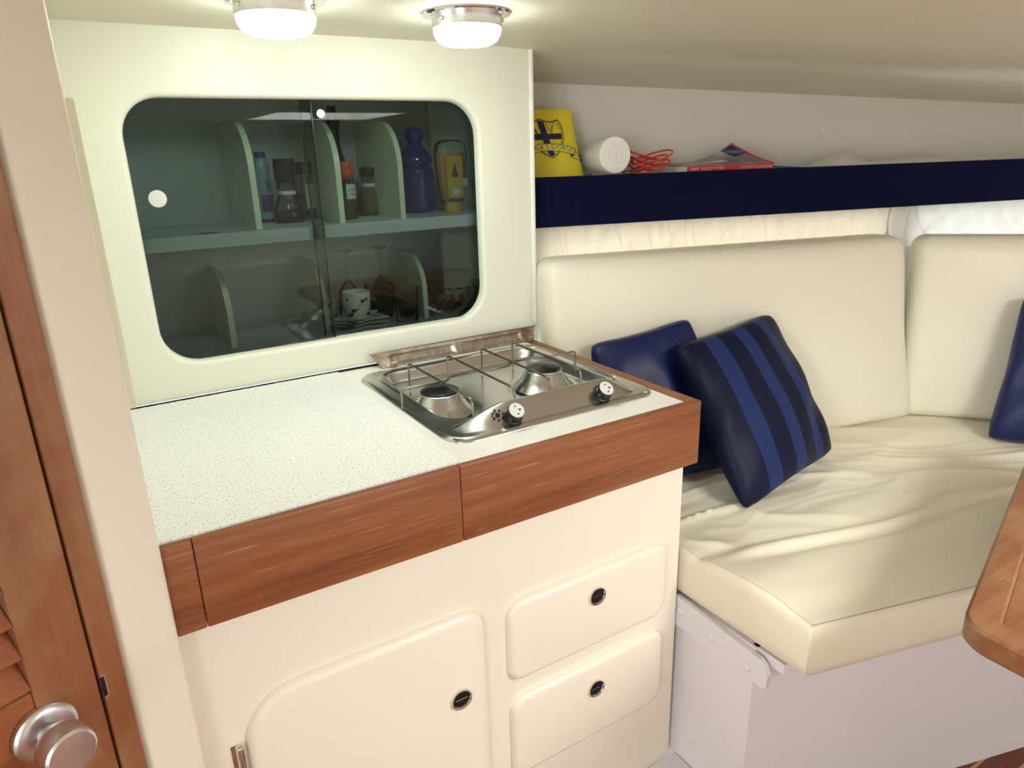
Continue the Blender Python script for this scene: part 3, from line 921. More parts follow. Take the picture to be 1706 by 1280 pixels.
def seat_cushion():
    nu, nv = 190, 150
    ub = [0.5 - 0.5 * math.cos(math.pi * i / nu) for i in range(nu + 1)]
    ub = [0.6 * i / nu + 0.4 * t for i, t in enumerate(ub)]
    vb = [0.6 * j / nv + 0.4 * (0.5 - 0.5 * math.cos(math.pi * j / nv)) for j in range(nv + 1)]
    V, F = [], []; r = 0.020
    for v in vb:
        for u in ub:
            f, b = seat_edge(u); p = f.lerp(b, v); z = seat_z(u, v)
            e = min((b - f).length * v, 1.19 * u, (b - f).length * (1 - v) + 0.01, 1.19 * (1 - u) + 0.01)
            if e < r: z -= r - math.sqrt(max(r * r - (r - e) ** 2, 0))
            V.append(Vector((p.x, p.y, z)))
    w = nu + 1
    for j in range(nv):
        for i in range(nu): F.append((j * w + i, j * w + i + 1, (j + 1) * w + i + 1, (j + 1) * w + i))
    ring = [i for i in range(w)] + [j * w + nu for j in range(1, nv + 1)] + [nv * w + i for i in range(nu - 1, -1, -1)] + [j * w for j in range(nv - 1, 0, -1)]
    cx, cy = 1.55, 0.8; prev = ring
    for dz, out in ((0.52, 0.004), (0.495, 0.005), (0.478, 0.002), (0.470, -0.008)):
        cur = []
        for i in ring:
            p = V[i]; d = Vector((p.x - cx, p.y - cy, 0)).normalized()
            cur.append(len(V)); V.append(Vector((p.x + d.x * out, p.y + d.y * out, dz)))
        n = len(ring)
        for k in range(n): F.append((prev[k], cur[k], cur[(k + 1) % n], prev[(k + 1) % n]))
        prev = cur
    F.append(tuple(prev))
    return V, F


settee = thing('settee', 'cream leather corner settee along the hull with a white boxed base', 'settee', W(-0.1, -0.3, 0.0))
seat = obj('seat_cushion', seat_cushion(), 'leather', settee, smooth=70)
# stitching along the front and the left edge
stl = []
for off in (0.0, 0.006):
    pth = []
    for j in range(40, -1, -1):
        v = 0.012 + off * 1.2 + 0.40 * j / 40
        f, b = seat_edge(0.012 + off * 0.8); p = f.lerp(b, v)
        pth.append((p.x, p.y, seat_z(0.012, v) - 0.0012))
    for i in range(0, 70):
        u = 0.012 + off * 0.8 + 0.62 * i / 69; f, b = seat_edge(u); p = f.lerp(b, 0.014 + off * 1.2)
        pth.append((p.x, p.y, seat_z(u, 0.014) - 0.0010))
    stl.append(tube(pth, 0.0006, 4))
obj('stitching', join(*stl), 'stitch', seat)


def backrest(o0, ax, nrm, length, z0, z1, thick, lean, seed, end_in=0.0):
    sh = rounded_box(length / 2, thick / 2, (z1 - z0) / 2, 0.038, 30)
    def fn(p):
        zz = p[2] + (z1 - z0) / 2; t = zz / (z1 - z0)
        fu = 1 - (2 * p[0] / length) ** 4; fv = 1 - (2 * p[2] / (z1 - z0)) ** 4
        front = 1 if p[1] < 0 else 0
        bulge = -0.022 * max(fu, 0) * max(fv, 0) * front
        wob = 0.006 * noise.noise(Vector((p[0] * 4 + seed, zz * 5, seed))) * front
        sx = p[0] + length / 2
        sx += end_in * (t - 0.5) * (sx / length) + 0.005 * math.sin(zz * 14 + seed) * (sx / length) ** 6
        q = Vector(o0) + Vector(ax) * sx + Vector(nrm) * (p[1] + thick / 2 + lean * zz + bulge + wob)
        return Vector((q.x, q.y, z0 + zz))
    return xf(sh, fn)


B1 = obj('backrest', backrest(W(-0.848, 0.008, 0), SD, SN, 1.095, 0.568, 1.098, 0.12, 0.13, 1.3, -0.06), 'leather2', settee, smooth=80, weld=True)
b2a = R(-47); BD = Vector((math.cos(b2a), math.sin(b2a), 0)); BN = Vector((-math.sin(b2a), math.cos(b2a), 0))
B2 = obj('backrest', backrest(Vector((1.987, 1.0755, 0)), BD, BN, 0.56, 0.568, 1.094, 0.11, 0.06, 5.1), 'leather2', settee, smooth=80, weld=True)
# seam lines on the backrests
def seam_on(o0, ax, nrm, x, z0, z1, lean, zb):
    return tube([Vector(o0) + Vector(ax) * x + Vector(nrm) * (lean * (z - zb) - 0.0005 + 0.004 * smoothstep(z1 - 0.04, z1, z)) + UZ * z for z in [z0 + (z1 - z0) * i / 20 for i in range(21)]], 0.0007, 4)


obj('seam', seam_on(Vector((1.987, 1.0755, 0)), BD, BN, 0.0375, 0.61, 1.062, 0.06, 0.568), 'stitch', B2)
# the boxed base below: end face towards the aft, front face along the hull line
FB = [(0.940, 0.700), (0.940, 1.44), (2.38, 1.05), (2.16, 0.345)]
obj('base_box', loft([[(p[0], p[1], z) for p in FB] for z in (0.0, 0.12, 0.24, 0.36, 0.462)]), 'paint', settee)
# painted edge rail under the cushion corner
er = [(0.938, 0.600 + 0.02), (1.02, 0.583 + 0.015), (1.03, 0.680), (0.945, 0.705)]
obj('cushion_board', loft([[(p[0] + (0.012 if z < 0.43 else 0), p[1] + (0.02 if z < 0.43 else 0), z) for p in [(0.945, 0.640), (1.30, 0.545), (1.30, 0.60), (0.945, 0.71)]] for z in (0.425, 0.440, 0.462)]), 'paintgloss', settee)
brk = obj('bracket', loft([[(xx, 0.905 - p[0], p[1]) for p in [(0.0, 0.398), (0.236, 0.396), (0.243, 0.402), (0.245, 0.43), (0.238, 0.447), (0.226, 0.455), (0.01, 0.468), (0.0, 0.46)]] for xx in (0.928, 0.9385)]), 'paintgloss', settee)
for yy, zz in ((0.880, 0.438), (0.795, 0.428), (0.705, 0.420)):
    obj('bolt', xf(lathe([(0.0085, 0.0), (0.0080, 0.0025), (0.0050, 0.0045), (0.0, 0.0050)], 16, True, False), frame((0.928, yy, zz), (0, 1, 0), UZ, (-1, 0, 0))), 'paintgloss', brk, smooth=60)
obj('back_board', xf(box(0.0, 0.60, 0.165, 0.185, 0.0, 1.05), frame(Vector((1.987, 1.0755, 0)), BD, BN, UZ)), 'paint', settee)

# low white step in the corner between the cabinet and the settee base
stp = [(0.76, 0.80), (0.936, 0.80), (0.938, 0.884), (0.78, 0.884)]
tag(obj('corner_step', loft([[(p[0], p[1], z) for p in stp] for z in (0.0, 0.058)]), 'paintgloss'), 'low white painted step at the foot of the drawers', 'step')


# ---- throw cushions
def pillow(name, A, B, C, D, thick, mat, label, group, nmod=None, seed=0, wr=0.004):
    """A bottom-left, B bottom-right, C top-right, D top-left as seen from the cabin"""
    A, B, C, D = map(Vector, (A, B, C, D)); n = 44
    nr = (B - A).cross(D - A).normalized()       # points towards the cabin
    V, F, UV = [], [], []
    for side in (1, -1):
        base = len(V)
        for j in range(n + 1):
            for i in range(n + 1):
                u, v = i / n, j / n
                p = A.lerp(B, u).lerp(D.lerp(C, u), v)
                pu = 4 * u * (1 - u); pv = 4 * v * (1 - v)
                # edges pulled in between the corners
                mid = (A + B + C + D) / 4
                p = p + (mid - p) * (0.050 * (pu * (abs(2 * v - 1) ** 3) + pv * (abs(2 * u - 1) ** 3)) - 0.02 * (pu * pv) ** 0.5)
                p = p + (mid - p) * (0.06 * (abs(2 * u - 1) * abs(2 * v - 1)) ** 7)
                h = (max(pu, 0) ** 0.36) * (max(pv, 0) ** 0.36)
                w = noise.noise(Vector((u * 5 + seed, v * 3.2, seed * 1.7 + side))) * wr * 2 * (pu * pv) ** 0.3
                w += wr * math.sin((u - v) * 16 + seed) * (1 - min(1, 3 * min(u, 1 - u))) * pv
                V.append(p + nr * side * (thick / 2 * h) + nr * w); UV.append((u, v))
        for j in range(n):
            for i in range(n):
                a = base + j * (n + 1) + i
                q = (a, a + 1, a + n + 2, a + n + 1)
                F.append(q if side > 0 else q[::-1])
    o = obj(name, (V, F), mat, smooth=100, uv=UV, weld=False)
    bm = bmesh.new(); bm.from_mesh(o.data); bmesh.ops.remove_doubles(bm, verts=bm.verts, dist=2e-5); bmesh.ops.recalc_face_normals(bm, faces=bm.faces); bm.to_mesh(o.data); bm.free()
    tag(o, label, 'cushion', group)
    return o


G = 'navy throw cushions on the settee'
pillow('striped_cushion', (1.160, 0.926, 0.568), (1.580, 0.998, 0.586), (1.506, 1.182, 0.940), (1.146, 1.158, 0.912), 0.115, M['stripes'], 'navy throw cushion with lighter blue stripes leaning on the cream backrest', G, seed=2)
pillow('plain_cushion', (0.985, 1.155, 0.572), (1.330, 1.105, 0.572), (1.268, 1.226, 0.953), (1.004, 1.296, 0.910), 0.10, M['navysatin'], 'plain navy satin cushion propped behind the striped one beside the worktop', G, seed=5)
pillow('plain_cushion', (2.003, 0.838, 0.570), (2.228, 0.503, 0.570), (2.335, 0.608, 0.965), (2.106, 0.858, 0.962), 0.12, M['navysatin'], 'plain navy satin cushion leaning on the angled backrest beyond the table', G, seed=9)

# ================================================================== SHELF AND CURTAIN
shelf = thing('wall_shelf', 'long hull shelf with a navy blue front board', 'shelf', W(0.1, 0.3, 1.165))
obj('shelf_board', xf(box(-0.86, 1.22, 0.212, 0.40, 1.255, 1.270), swf), 'hullwall', shelf)
obj('front_board', xf(box(-0.862, 1.22, 0.198, 0.212, 1.165, 1.2875, 0.0015, 1), swf), 'navy', shelf)


def curtain(s0, s1, seed, amp):
    n = 420; m = 36
    def fn(u, v):
        s = s0 + (s1 - s0) * u; z = 0.96 + 0.215 * v
        rg = lambda q: 1 - 2.2 * abs(noise.noise(q))
        w = noise.noise(Vector((s * 7 + seed, z * 2.0, seed)))
        w2 = rg(Vector((s * 13 + z * 5 + seed, z * 1.6, 4.0)))
        w3 = rg(Vector((s * 10 - z * 7, z * 2.2, seed + 9)))
        w4 = rg(Vector((s * 30 + z * 4, z * 5, seed + 3)))
        return W(s, 0.264 + amp * (0.55 * w - 0.55 * max(w2, 0) ** 2 - 0.5 * max(w3, 0) ** 2 - 0.2 * max(w4, 0) ** 2 * v + 0.3), z)
    return grid(fn, n, m)


for a, b, sd_, am, lb in ((-0.84, 0.315, 3, 0.042, 'backlit ivory curtain gathered below the navy shelf board'), (0.325, 1.15, 8, 0.045, 'white gathered curtain behind the angled backrest')):
    tag(obj('curtain', curtain(a, b, sd_, am), 'curtain', smooth=80), lb, 'curtain', 'curtains under the shelf')

# ================================================================== TABLE
TZ = 0.775
tb = thing('saloon_table', 'teak saloon table with a raised rounded rim in front of the settee', 'table', (1.30, 0.10, 0.0))
ta = R(17.3); td = Vector((math.cos(ta), math.sin(ta)));
T0 = Vector((0.848, 0.336))


def table_outline(ins):
    # plan outline: rounded corner near the galley, long edge along the settee
    c0 = Vector((0.892, 0.352)); pts = []
    P = [Vector((1.75, 0.6230)), Vector((0.8590, 0.3438)), Vector((0.8550, -0.35)), Vector((1.75, -0.35))]
    rr = 0.045
    res = []
    for k in range(4):
        a, b, c = P[k - 1], P[k], P[(k + 1) % 4]
        d1 = (a - b).normalized(); d2 = (c - b).normalized(); ang = d1.angle(d2); t = rr / math.tan(ang / 2)
        cen = b + (d1 + d2).normalized() * (rr / math.sin(ang / 2)); s1 = b + d1 * t - cen; s2 = b + d2 * t - cen
        for i in range(9):
            q = s1.lerp(s2, i / 8).normalized() * (rr - min(ins, rr - 0.003)); res.append(cen + q)
    return res


def ring_at(ins, z): return [(p.x, p.y, z) for p in table_outline(ins)]


obj('table_rim', loft([ring_at(0.045, TZ - 0.030), ring_at(0.004, TZ - 0.034), ring_at(0.0, TZ - 0.030), ring_at(0.0, TZ - 0.004), ring_at(0.004, TZ), ring_at(0.036, TZ), ring_at(0.0395, TZ - 0.0025), ring_at(0.0395, TZ - 0.012), ring_at(0.045, TZ - 0.030)], False, False), 'tablewood', tb, smooth=35)
obj('table_panel', loft([ring_at(0.0400, TZ - 0.026), ring_at(0.0400, TZ - 0.0055)]), 'tablewood', tb)
obj('table_leg', lathe([(0.11, 0.0), (0.11, 0.012), (0.035, 0.02), (0.032, TZ - 0.04), (0.09, TZ - 0.030)], 28), 'satin', tb, smooth=40)
for o_ in tb.children:
    if o_.name.startswith('table_leg'): o_.location += Vector((1.30, 0.10, 0.0)) - Vector((0, 0, 0))

# ================================================================== THINGS IN THE CUPBOARD
def at(x, y, z): return lambda p: (p[0] + x, p[1] + y, p[2] + z)


def wrap(shape, x, y, z, r, ang0):
    """bend a flat (x sideways, y up) print round a vertical cylinder, facing angle ang0 (0 = towards -y)"""
    def fn(p):
        a = ang0 + p[0] / r
        rr = r + 0.0004 + p[2]
        return (x + rr * math.sin(a), y - rr * math.cos(a), z + p[1])
    return xf(shape, fn)


def flat(poly): return [(p[0], p[1], 0.0) for p in poly], [tuple(range(len(poly)))]


def strip_patch(x0, x1, y0, y1, n=14):
    return grid(lambda u, v: (x0 + (x1 - x0) * u, y0 + (y1 - y0) * v, 0.0), n, 2)


FACE = 0.45     # labels are turned a little towards the cabin
ZU, ZL = 1.2125, 0.9605

# spray can
x, y = 0.397, 1.712
t = thing('spray_can', 'slim pale blue and purple can behind the black-capped cruets', 'can', (x, y, ZU))
obj('can_body', xf(lathe([(0.0165, 0.0), (0.0175, 0.004), (0.0175, 0.128), (0.0150, 0.136), (0.0125, 0.140)], 28), at(x, y, ZU)), 'canblue', t, smooth=40)
obj('can_cap', xf(lathe([(0.0125, 0.140), (0.0125, 0.150), (0.010, 0.1525), (0.0, 0.1525)], 24, True, False), at(x, y, ZU)), 'bluepaper', t, smooth=40)
obj('purple_band', wrap(strip_patch(-0.020, 0.020, 0.022, 0.060), x, y, ZU, 0.0175, FACE), 'canpurple', t)
obj('can_lettering', wrap(xf(text_shape('SBBI', 0.015), lambda p: (-p[1], p[0] + 0.078, p[2])), x, y, ZU, 0.0177, FACE), 'inkblack', t)
obj('can_foot', xf(lathe([(0.0182, 0.0), (0.0182, 0.006)], 24), at(x, y, ZU)), 'black', t)

# two glass cruets with black caps
def cruet(x, y, sc, label, fill, content, capx=0.0):
    t = thing('oil_cruet', label, 'bottle', (x, y, ZU), 'black-capped cruets on the upper shelf')
    pr = [(0.030, 0.0), (0.0345, 0.005), (0.0350, 0.016), (0.0320, 0.030), (0.0240, 0.050), (0.0195, 0.062), (0.0190, 0.088)]
    obj('flask', xf(lathe([(a * sc, b * sc) for a, b in pr], 36, True, False), at(x, y, ZU)), 'clear', t, smooth=60)
    obj('oil', xf(lathe([(0.027 * sc, 0.002), (0.0325 * sc, 0.006 * sc), (0.0330 * sc, 0.016 * sc), (0.0312 * sc, fill * sc)], 30), at(x, y, ZU)), content, t, smooth=60)
    obj('cap', xf(lathe([(0.0185 * sc, 0.086 * sc), (0.0225 * sc, 0.092 * sc), (0.0238 * sc, 0.132 * sc), (0.0225 * sc, 0.137 * sc), (0.0, 0.137 * sc)], 30, True, False), at(x, y, ZU)), 'black', t, smooth=40)
    obj('collar', xf(lathe([(0.0193 * sc, 0.060 * sc), (0.0197 * sc, 0.064 * sc), (0.0193 * sc, 0.068 * sc)], 28, False, False), at(x, y, ZU)), 'label', t)
    return t


cruet(0.431, 1.650, 1.0, 'bulbous glass cruet with a tall black cap and dark oil', 0.026, 'oil')
x, y = 0.494, 1.712
t = thing('spice_jar', 'small glass spice jar with black lid half hidden behind the cruet', 'jar', (x, y, ZU))
obj('jar_glass', xf(lathe([(0.024, 0.0), (0.0255, 0.004), (0.0255, 0.085), (0.021, 0.096), (0.0195, 0.106)], 32, True, False), at(x, y, ZU)), 'clear', t, smooth=50)
obj('jar_spice', xf(lathe([(0.0235, 0.003), (0.0235, 0.060)], 28), at(x, y, ZU)), 'herbs', t)
obj('jar_lid', xf(lathe([(0.0215, 0.102), (0.0215, 0.126), (0.020, 0.128), (0.0, 0.128)], 28, True, False), at(x, y, ZU)), 'black', t, smooth=40)
obj('jar_label', wrap(strip_patch(-0.022, 0.004, 0.024, 0.080), x, y, ZU, 0.0258, FACE), 'label', t)

# tall dark sauce bottle
x, y = 0.572, 1.712
t = thing('sauce_bottle', 'tall dark brown sauce bottle with a long neck and black cap', 'bottle', (x, y, ZU))
obj('bottle_glass', xf(lathe([(0.026, 0.0), (0.0275, 0.004), (0.0275, 0.096), (0.0255, 0.118), (0.0170, 0.142), (0.0130, 0.160), (0.0130, 0.198)], 36), at(x, y, ZU)), 'darkglass', t, smooth=60)
obj('neck_collar', xf(lathe([(0.0155, 0.196), (0.0162, 0.200), (0.0162, 0.216), (0.0150, 0.219)], 28), at(x, y, ZU)), 'black', t, smooth=40)
obj('bottle_cap', xf(lathe([(0.0100, 0.218), (0.0105, 0.246), (0.0095, 0.249), (0.0, 0.249)], 26, True, False), at(x, y, ZU)), 'black', t, smooth=40)
obj('bottle_label', wrap(strip_patch(-0.026, 0.026, 0.086, 0.106), x, y, ZU, 0.0278, FACE), 'redpaper', t)

# oregano jar
x, y = 0.5585, 1.622
t = thing('oregano_jar', 'narrow herb jar with orange cap and white label', 'jar', (x, y, ZU))
obj('jar_glass', xf(lathe([(0.0195, 0.0), (0.0205, 0.003), (0.0205, 0.083), (0.0190, 0.092), (0.0180, 0.098)], 30, True, False), at(x, y, ZU)), 'clear', t, smooth=50)
obj('jar_herbs', xf(lathe([(0.0185, 0.002), (0.0185, 0.052)], 26), at(x, y, ZU)), 'herbs', t)
obj('jar_cap', xf(lathe([(0.0198, 0.096), (0.0202, 0.099), (0.0202, 0.124), (0.0190, 0.127), (0.0, 0.127)], 30, True, False), at(x, y, ZU)), 'orangecap', t, smooth=40)
obj('jar_label', wrap(xf(strip_patch(-0.016, 0.016, 0.045, 0.078), lambda p: p), x, y, ZU, 0.0206, FACE), 'label', t)
obj('label_lettering', wrap(join(xf(text_shape('oregano', 0.0075), lambda p: (p[0], p[1] + 0.066, 0.0004)), xf(text_shape('foglie', 0.0065), lambda p: (p[0], p[1] + 0.056, 0.0004))), x, y, ZU, 0.0208, FACE), 'inkblack', t)

# round-bellied spice shaker
x, y = 0.643, 1.694
t = thing('spice_shaker', 'pear-shaped glass shaker of olive green spice with black lid', 'jar', (x, y, ZU))
PR = [(0.030, 0.0), (0.0330, 0.004), (0.0340, 0.016), (0.0320, 0.034), (0.0265, 0.055), (0.0205, 0.066), (0.0195, 0.072), (0.0190, 0.094)]
obj('shaker_glass', xf(lathe(PR, 36, True, False), at(x, y, ZU)), 'clear', t, smooth=60)
obj('spice_fill', xf(lathe([(0.028, 0.002), (0.0310, 0.006), (0.0320, 0.016), (0.0305, 0.034), (0.0280, 0.043)], 32), at(x, y, ZU)), 'greenspice', t, smooth=60)
obj('shaker_band', xf(lathe([(0.0198, 0.066), (0.0206, 0.070), (0.0198, 0.074)], 30, False, False), at(x, y, ZU)), 'label', t)
obj('shaker_lid', xf(lathe([(0.0198, 0.090), (0.0222, 0.094), (0.0222, 0.108), (0.0205, 0.111), (0.0, 0.111)], 30, True, False), at(x, y, ZU)), 'black', t, smooth=40)

# cobalt apothecary jar
x, y = 0.757, 1.668
t = thing('blue_glass_jar', 'cobalt blue glass jar with a round knobbed lid', 'jar', (x, y, ZU))
obj('jar_body', xf(lathe([(0.036, 0.0), (0.0415, 0.004), (0.0425, 0.012), (0.0425, 0.096), (0.0400, 0.104), (0.0355, 0.108), (0.0350, 0.114)], 44, True, False), at(x, y, ZU)), 'bluebottle', t, smooth=50)
obj('jar_inner', xf(lathe([(0.036, 0.006), (0.0385, 0.010), (0.0385, 0.100), (0.034, 0.106)], 40, True, False), at(x, y, ZU)), 'bluebottle', t, smooth=50)
ld = obj('jar_lid', xf(lathe([(0.0350, 0.112), (0.0410, 0.116), (0.0412, 0.128), (0.0385, 0.133), (0.0360, 0.138), (0.0280, 0.149), (0.0180, 0.160), (0.0160, 0.166)], 44, True, False), at(x, y, ZU)), 'bluebottle', t, smooth=50)
obj('lid_knob', xf(lathe([(0.0165, 0.166), (0.0215, 0.173), (0.0235, 0.182), (0.0215, 0.191), (0.0140, 0.199), (0.0, 0.202)], 36, False, False), at(x, y, ZU)), 'bluebottle', ld, smooth=60)

# upside-down honey squeeze bottle
x, y = 0.822, 1.606
t = thing('honey_bottle', 'clear squeeze bottle of honey standing on its cap', 'bottle', (x, y, ZU))
hp = [(0.025, 0.020), (0.0310, 0.030), (0.0355, 0.055), (0.0385, 0.085), (0.0425, 0.115), (0.0440, 0.138), (0.0400, 0.158), (0.0280, 0.168), (0.0, 0.171)]
fl_ = lambda p: (x + p[0], y + p[1] * 0.55, ZU + p[2])
obj('bottle_wall', xf(lathe(hp, 40, True, False), fl_), 'clear', t, smooth=60)
obj('honey_fill', xf(lathe([(0.020, 0.022), (0.0280, 0.032), (0.0325, 0.055), (0.0352, 0.085), (0.0385, 0.112), (0.0400, 0.132), (0.0385, 0.140)], 36), fl_), 'honey', t, smooth=60)
obj('bottle_cap', xf(lathe([(0.0220, 0.0), (0.0225, 0.002), (0.0225, 0.022), (0.0210, 0.024)], 32), at(x, y, ZU)), 'honeylabel', t, smooth=40)
lab = rrect(-0.0245, 0.0185, 0.034, 0.132, 0.006, 4)
obj('front_label', xf(loft([[(p[0], -0.0255, p[1]) for p in lab], [(p[0], -0.0248, p[1]) for p in lab]]), at(x, y, ZU)), 'honeylabel', t)
drop = [(0.010 * math.cos(R(a)) * (1.0 if R(a) > math.pi else 0.75), 0.092 + 0.010 * math.sin(R(a)) + (0.012 if 60 < a < 120 else 0)) for a in range(0, 360, 15)]
obj('label_drop', xf(flat(drop), lambda p: (x - 0.003 + p[0], y - 0.0259, ZU + p[1])), 'snackred', t)
obj('label_badge', xf(flat(rrect(-0.010, 0.010, 0.042, 0.056, 0.005, 4)), lambda p: (x - 0.002 + p[0], y - 0.0259, ZU + p[1])), 'label', t)
obj('price_sticker', xf(flat([(0.008 * math.cos(R(a)), 0.070 + 0.010 * math.sin(R(a))) for a in range(0, 360, 20)]), lambda p: (x + 0.027 + p[0], y - 0.020, ZU + p[1])), 'paper', t)

# oval brown sticker on the shelf
tag(obj('shelf_sticker', xf(prism([(0.020 * math.cos(R(a)), 0.011 * math.sin(R(a))) for a in range(0, 360, 15)], 0.0, 0.0008), at(0.237, 1.533, 1.2122)), 'brown'), 'small brown oval sticker lying on the empty end of the shelf', 'sticker')


# ---- lower compartment
def star_poly(r, k=0.45, rot=90, n=5):
    return [((r if i % 2 == 0 else r * k) * math.cos(R(rot + 180 / n * i)), (r if i % 2 == 0 else r * k) * math.sin(R(rot + 180 / n * i))) for i in range(2 * n)]


def star_saucer(x, y, z, rot, label):
    rings = []
    for sc, zz in ((0.55, 0.0), (0.80, 0.001), (1.0, 0.0065), (1.0, 0.0085), (0.80, 0.0042), (0.5, 0.0032)):
        pts = []
        for i, p in enumerate(star_poly(0.074 * sc, 0.58, rot)):
            pts.append((p[0], p[1], zz))
        rings.append(pts)
    o = obj('star_saucer', xf(loft(rings), at(x, y, z)), 'ceramic', smooth=30)
    tag(o, label, 'saucer', 'star-shaped saucers in the cupboard')


sx_, sy_ = 0.556, 1.606
for i, lb in enumerate(('white star-shaped saucer at the bottom of the stack', 'white star-shaped saucer second from the bottom of the stack', 'white star-shaped saucer on top of the stack under the star mug')):
    star_saucer(sx_ + 0.002 * (i % 2), sy_, ZL + 0.0001 + i * 0.0086, 18 + 7 * i, lb)


def star_mug(x, y, z, label, seed):
    t = thing('star_mug', label, 'mug', (x, y, z), 'white mugs printed with stars')
    obj('mug_body', xf(lathe([(0.026, 0.0), (0.0285, 0.004), (0.0325, 0.062), (0.0318, 0.064), (0.0302, 0.062), (0.0265, 0.006), (0.0, 0.005)], 40, True, False), at(x, y, z)), 'ceramic', t, smooth=50)
    hd = smooth_path([(0.028, 0, 0.050), (0.046, 0, 0.048), (0.050, 0, 0.032), (0.044, 0, 0.018), (0.026, 0, 0.014)], 5)
    obj('handle', xf(tube(hd, 0.0035, 8), lambda p: (x + p[0] * 0.5, y + p[0] * 0.86, z + p[2])), 'ceramic', t, smooth=60)
    rnd = random.Random(seed); pr = []
    for k in range(22):
        a = -1.6 + 3.2 * ((k * 0.381966) % 1.0); zz = 0.010 + 0.046 * ((k * 0.7548) % 1.0)
        r0 = rnd.choice((0.0036, 0.0050, 0.0062, 0.0085, 0.0024))
        rad = 0.0285 + 0.004 * zz / 0.062
        sh = flat(star_poly(r0, 0.4, rnd.uniform(0, 90)))
        pr.append(xf(sh, lambda p, a=a, zz=zz, rad=rad: (x + (rad + 0.0006) * math.sin(a + FACE + p[0] / rad), y - (rad + 0.0006) * math.cos(a + FACE + p[0] / rad), z + zz + p[1])))
    obj('star_print', join(*pr), 'print', t)['kind'] = 'stuff'


star_mug(0.552, 1.604, ZL + 0.0001 + 3 * 0.0086 - 0.004, 'white mug printed with dark stars standing on the star saucers', 4)
star_mug(0.503, 1.712, ZL, 'white mug printed with dark stars behind the pane overlap', 11)


def stem_glass(x, y, label):
    t = thing('stem_glass', label, 'glass', (x, y, ZL), 'upside-down stemmed glasses')
    obj('bowl', xf(lathe([(0.0285, 0.0), (0.0300, 0.030), (0.0250, 0.062), (0.0120, 0.082), (0.0045, 0.090)], 32, False, False), at(x, y, ZL)), 'clear', t, smooth=60)
    obj('stem', xf(lathe([(0.0045, 0.088), (0.0032, 0.100), (0.0030, 0.150), (0.0050, 0.158)], 16), at(x, y, ZL)), 'clear', t, smooth=60)
    obj('foot', xf(lathe([(0.0050, 0.158), (0.0180, 0.1625), (0.0185, 0.165), (0.0, 0.166)], 30, True, False), at(x, y, ZL)), 'clear', t, smooth=60)


stem_glass(0.583, 1.748, 'upside-down stemmed glass behind the star mug')
stem_glass(0.676, 1.755, 'upside-down stemmed glass behind the clear glass mug')

x, y = 0.640, 1.682
t = thing('glass_mug', 'clear glass mug with a handle beside the black candle glass', 'mug', (x, y, ZL))
obj('mug_wall', xf(lathe([(0.030, 0.0), (0.0325, 0.004), (0.0385, 0.082), (0.0365, 0.082), (0.0310, 0.007), (0.0, 0.006)], 40, True, False), at(x, y, ZL)), 'clear', t, smooth=50)
hd = smooth_path([(0.032, 0, 0.066), (0.050, 0, 0.064), (0.056, 0, 0.045), (0.048, 0, 0.024), (0.030, 0, 0.018)], 5)
obj('mug_handle', xf(tube(hd, 0.0042, 8), lambda p: (x + p[0] * 0.55, y - p[0] * 0.83, ZL + p[2])), 'clear', t, smooth=60)

x, y = 0.672, 1.590
t = thing('candle_glass', 'thick-based glass holding a black candle cup', 'glass', (x, y, ZL))
obj('glass_wall', xf(lathe([(0.0265, 0.0), (0.0275, 0.003), (0.0340, 0.083), (0.0325, 0.083), (0.0262, 0.013), (0.0, 0.012)], 40, True, False), at(x, y, ZL)), 'clear', t, smooth=50)
obj('black_cup', xf(lathe([(0.0215, 0.014), (0.0228, 0.018), (0.0240, 0.050), (0.0290, 0.060), (0.0295, 0.064), (0.0270, 0.064), (0.0, 0.060)], 36, True, False), at(x, y, ZL)), 'wax', t, smooth=50)

# faceted crystal bowl with snacks
x, y = 0.812, 1.630
t = thing('crystal_bowl', 'faceted crystal glass bowl at the end of the lower compartment', 'bowl', (x, y, ZL))


def facet_bowl():
    n = 40; rings = []
    pr = [(0.040, 0.0), (0.058, 0.006), (0.070, 0.020), (0.077, 0.036), (0.080, 0.052), (0.079, 0.066), (0.077, 0.072), (0.073, 0.066), (0.070, 0.040), (0.055, 0.014), (0.030, 0.008)]
    for k, (r, z) in enumerate(pr):
        rings.append([((r + (0.0028 if (i + k) % 2 else -0.0018) * (1 if 0 < k < 6 else 0.3)) * math.cos(2 * math.pi * i / n), (r + (0.0028 if (i + k) % 2 else -0.0018) * (1 if 0 < k < 6 else 0.3)) * math.sin(2 * math.pi * i / n), z) for i in range(n)])
    V, F = loft(rings, True, True); T = []
    for q in F:
        if len(q) == 4: T += [(q[0], q[1], q[2]), (q[0], q[2], q[3])]
        else: T.append(q)
    return V, T


obj('bowl_glass', xf(facet_bowl(), at(x, y, ZL)), 'clear', t)
rnd = random.Random(21)
for i in range(26):
    a = rnd.uniform(0, 6.28); rr = 0.052 * math.sqrt(rnd.random()); zz = 0.012 + 0.030 * rnd.random() * (1 - rr / 0.09)
    ax = Vector((rnd.uniform(-1, 1), rnd.uniform(-1, 1), rnd.uniform(-0.4, 0.4))).normalized()
    u = ax.cross(UZ).normalized(); w = u.cross(ax)
    ln = rnd.uniform(0.008, 0.013)
    sn = xf(rounded_box(0.0045, 0.0035, ln, 0.003, 3), frame((x + rr * math.cos(a), y + rr * math.sin(a), ZL + zz + 0.006), u, w, ax))
    o = obj('snack_piece', sn, 'snack' if i % 4 else 'snackred', smooth=60)
    tag(o, 'golden snack piece heaped in the crystal bowl' if i % 4 else 'dark red snack piece in the crystal bowl', 'snack', 'golden snack pieces in the bowl' if i % 4 else 'red snack pieces in the bowl')

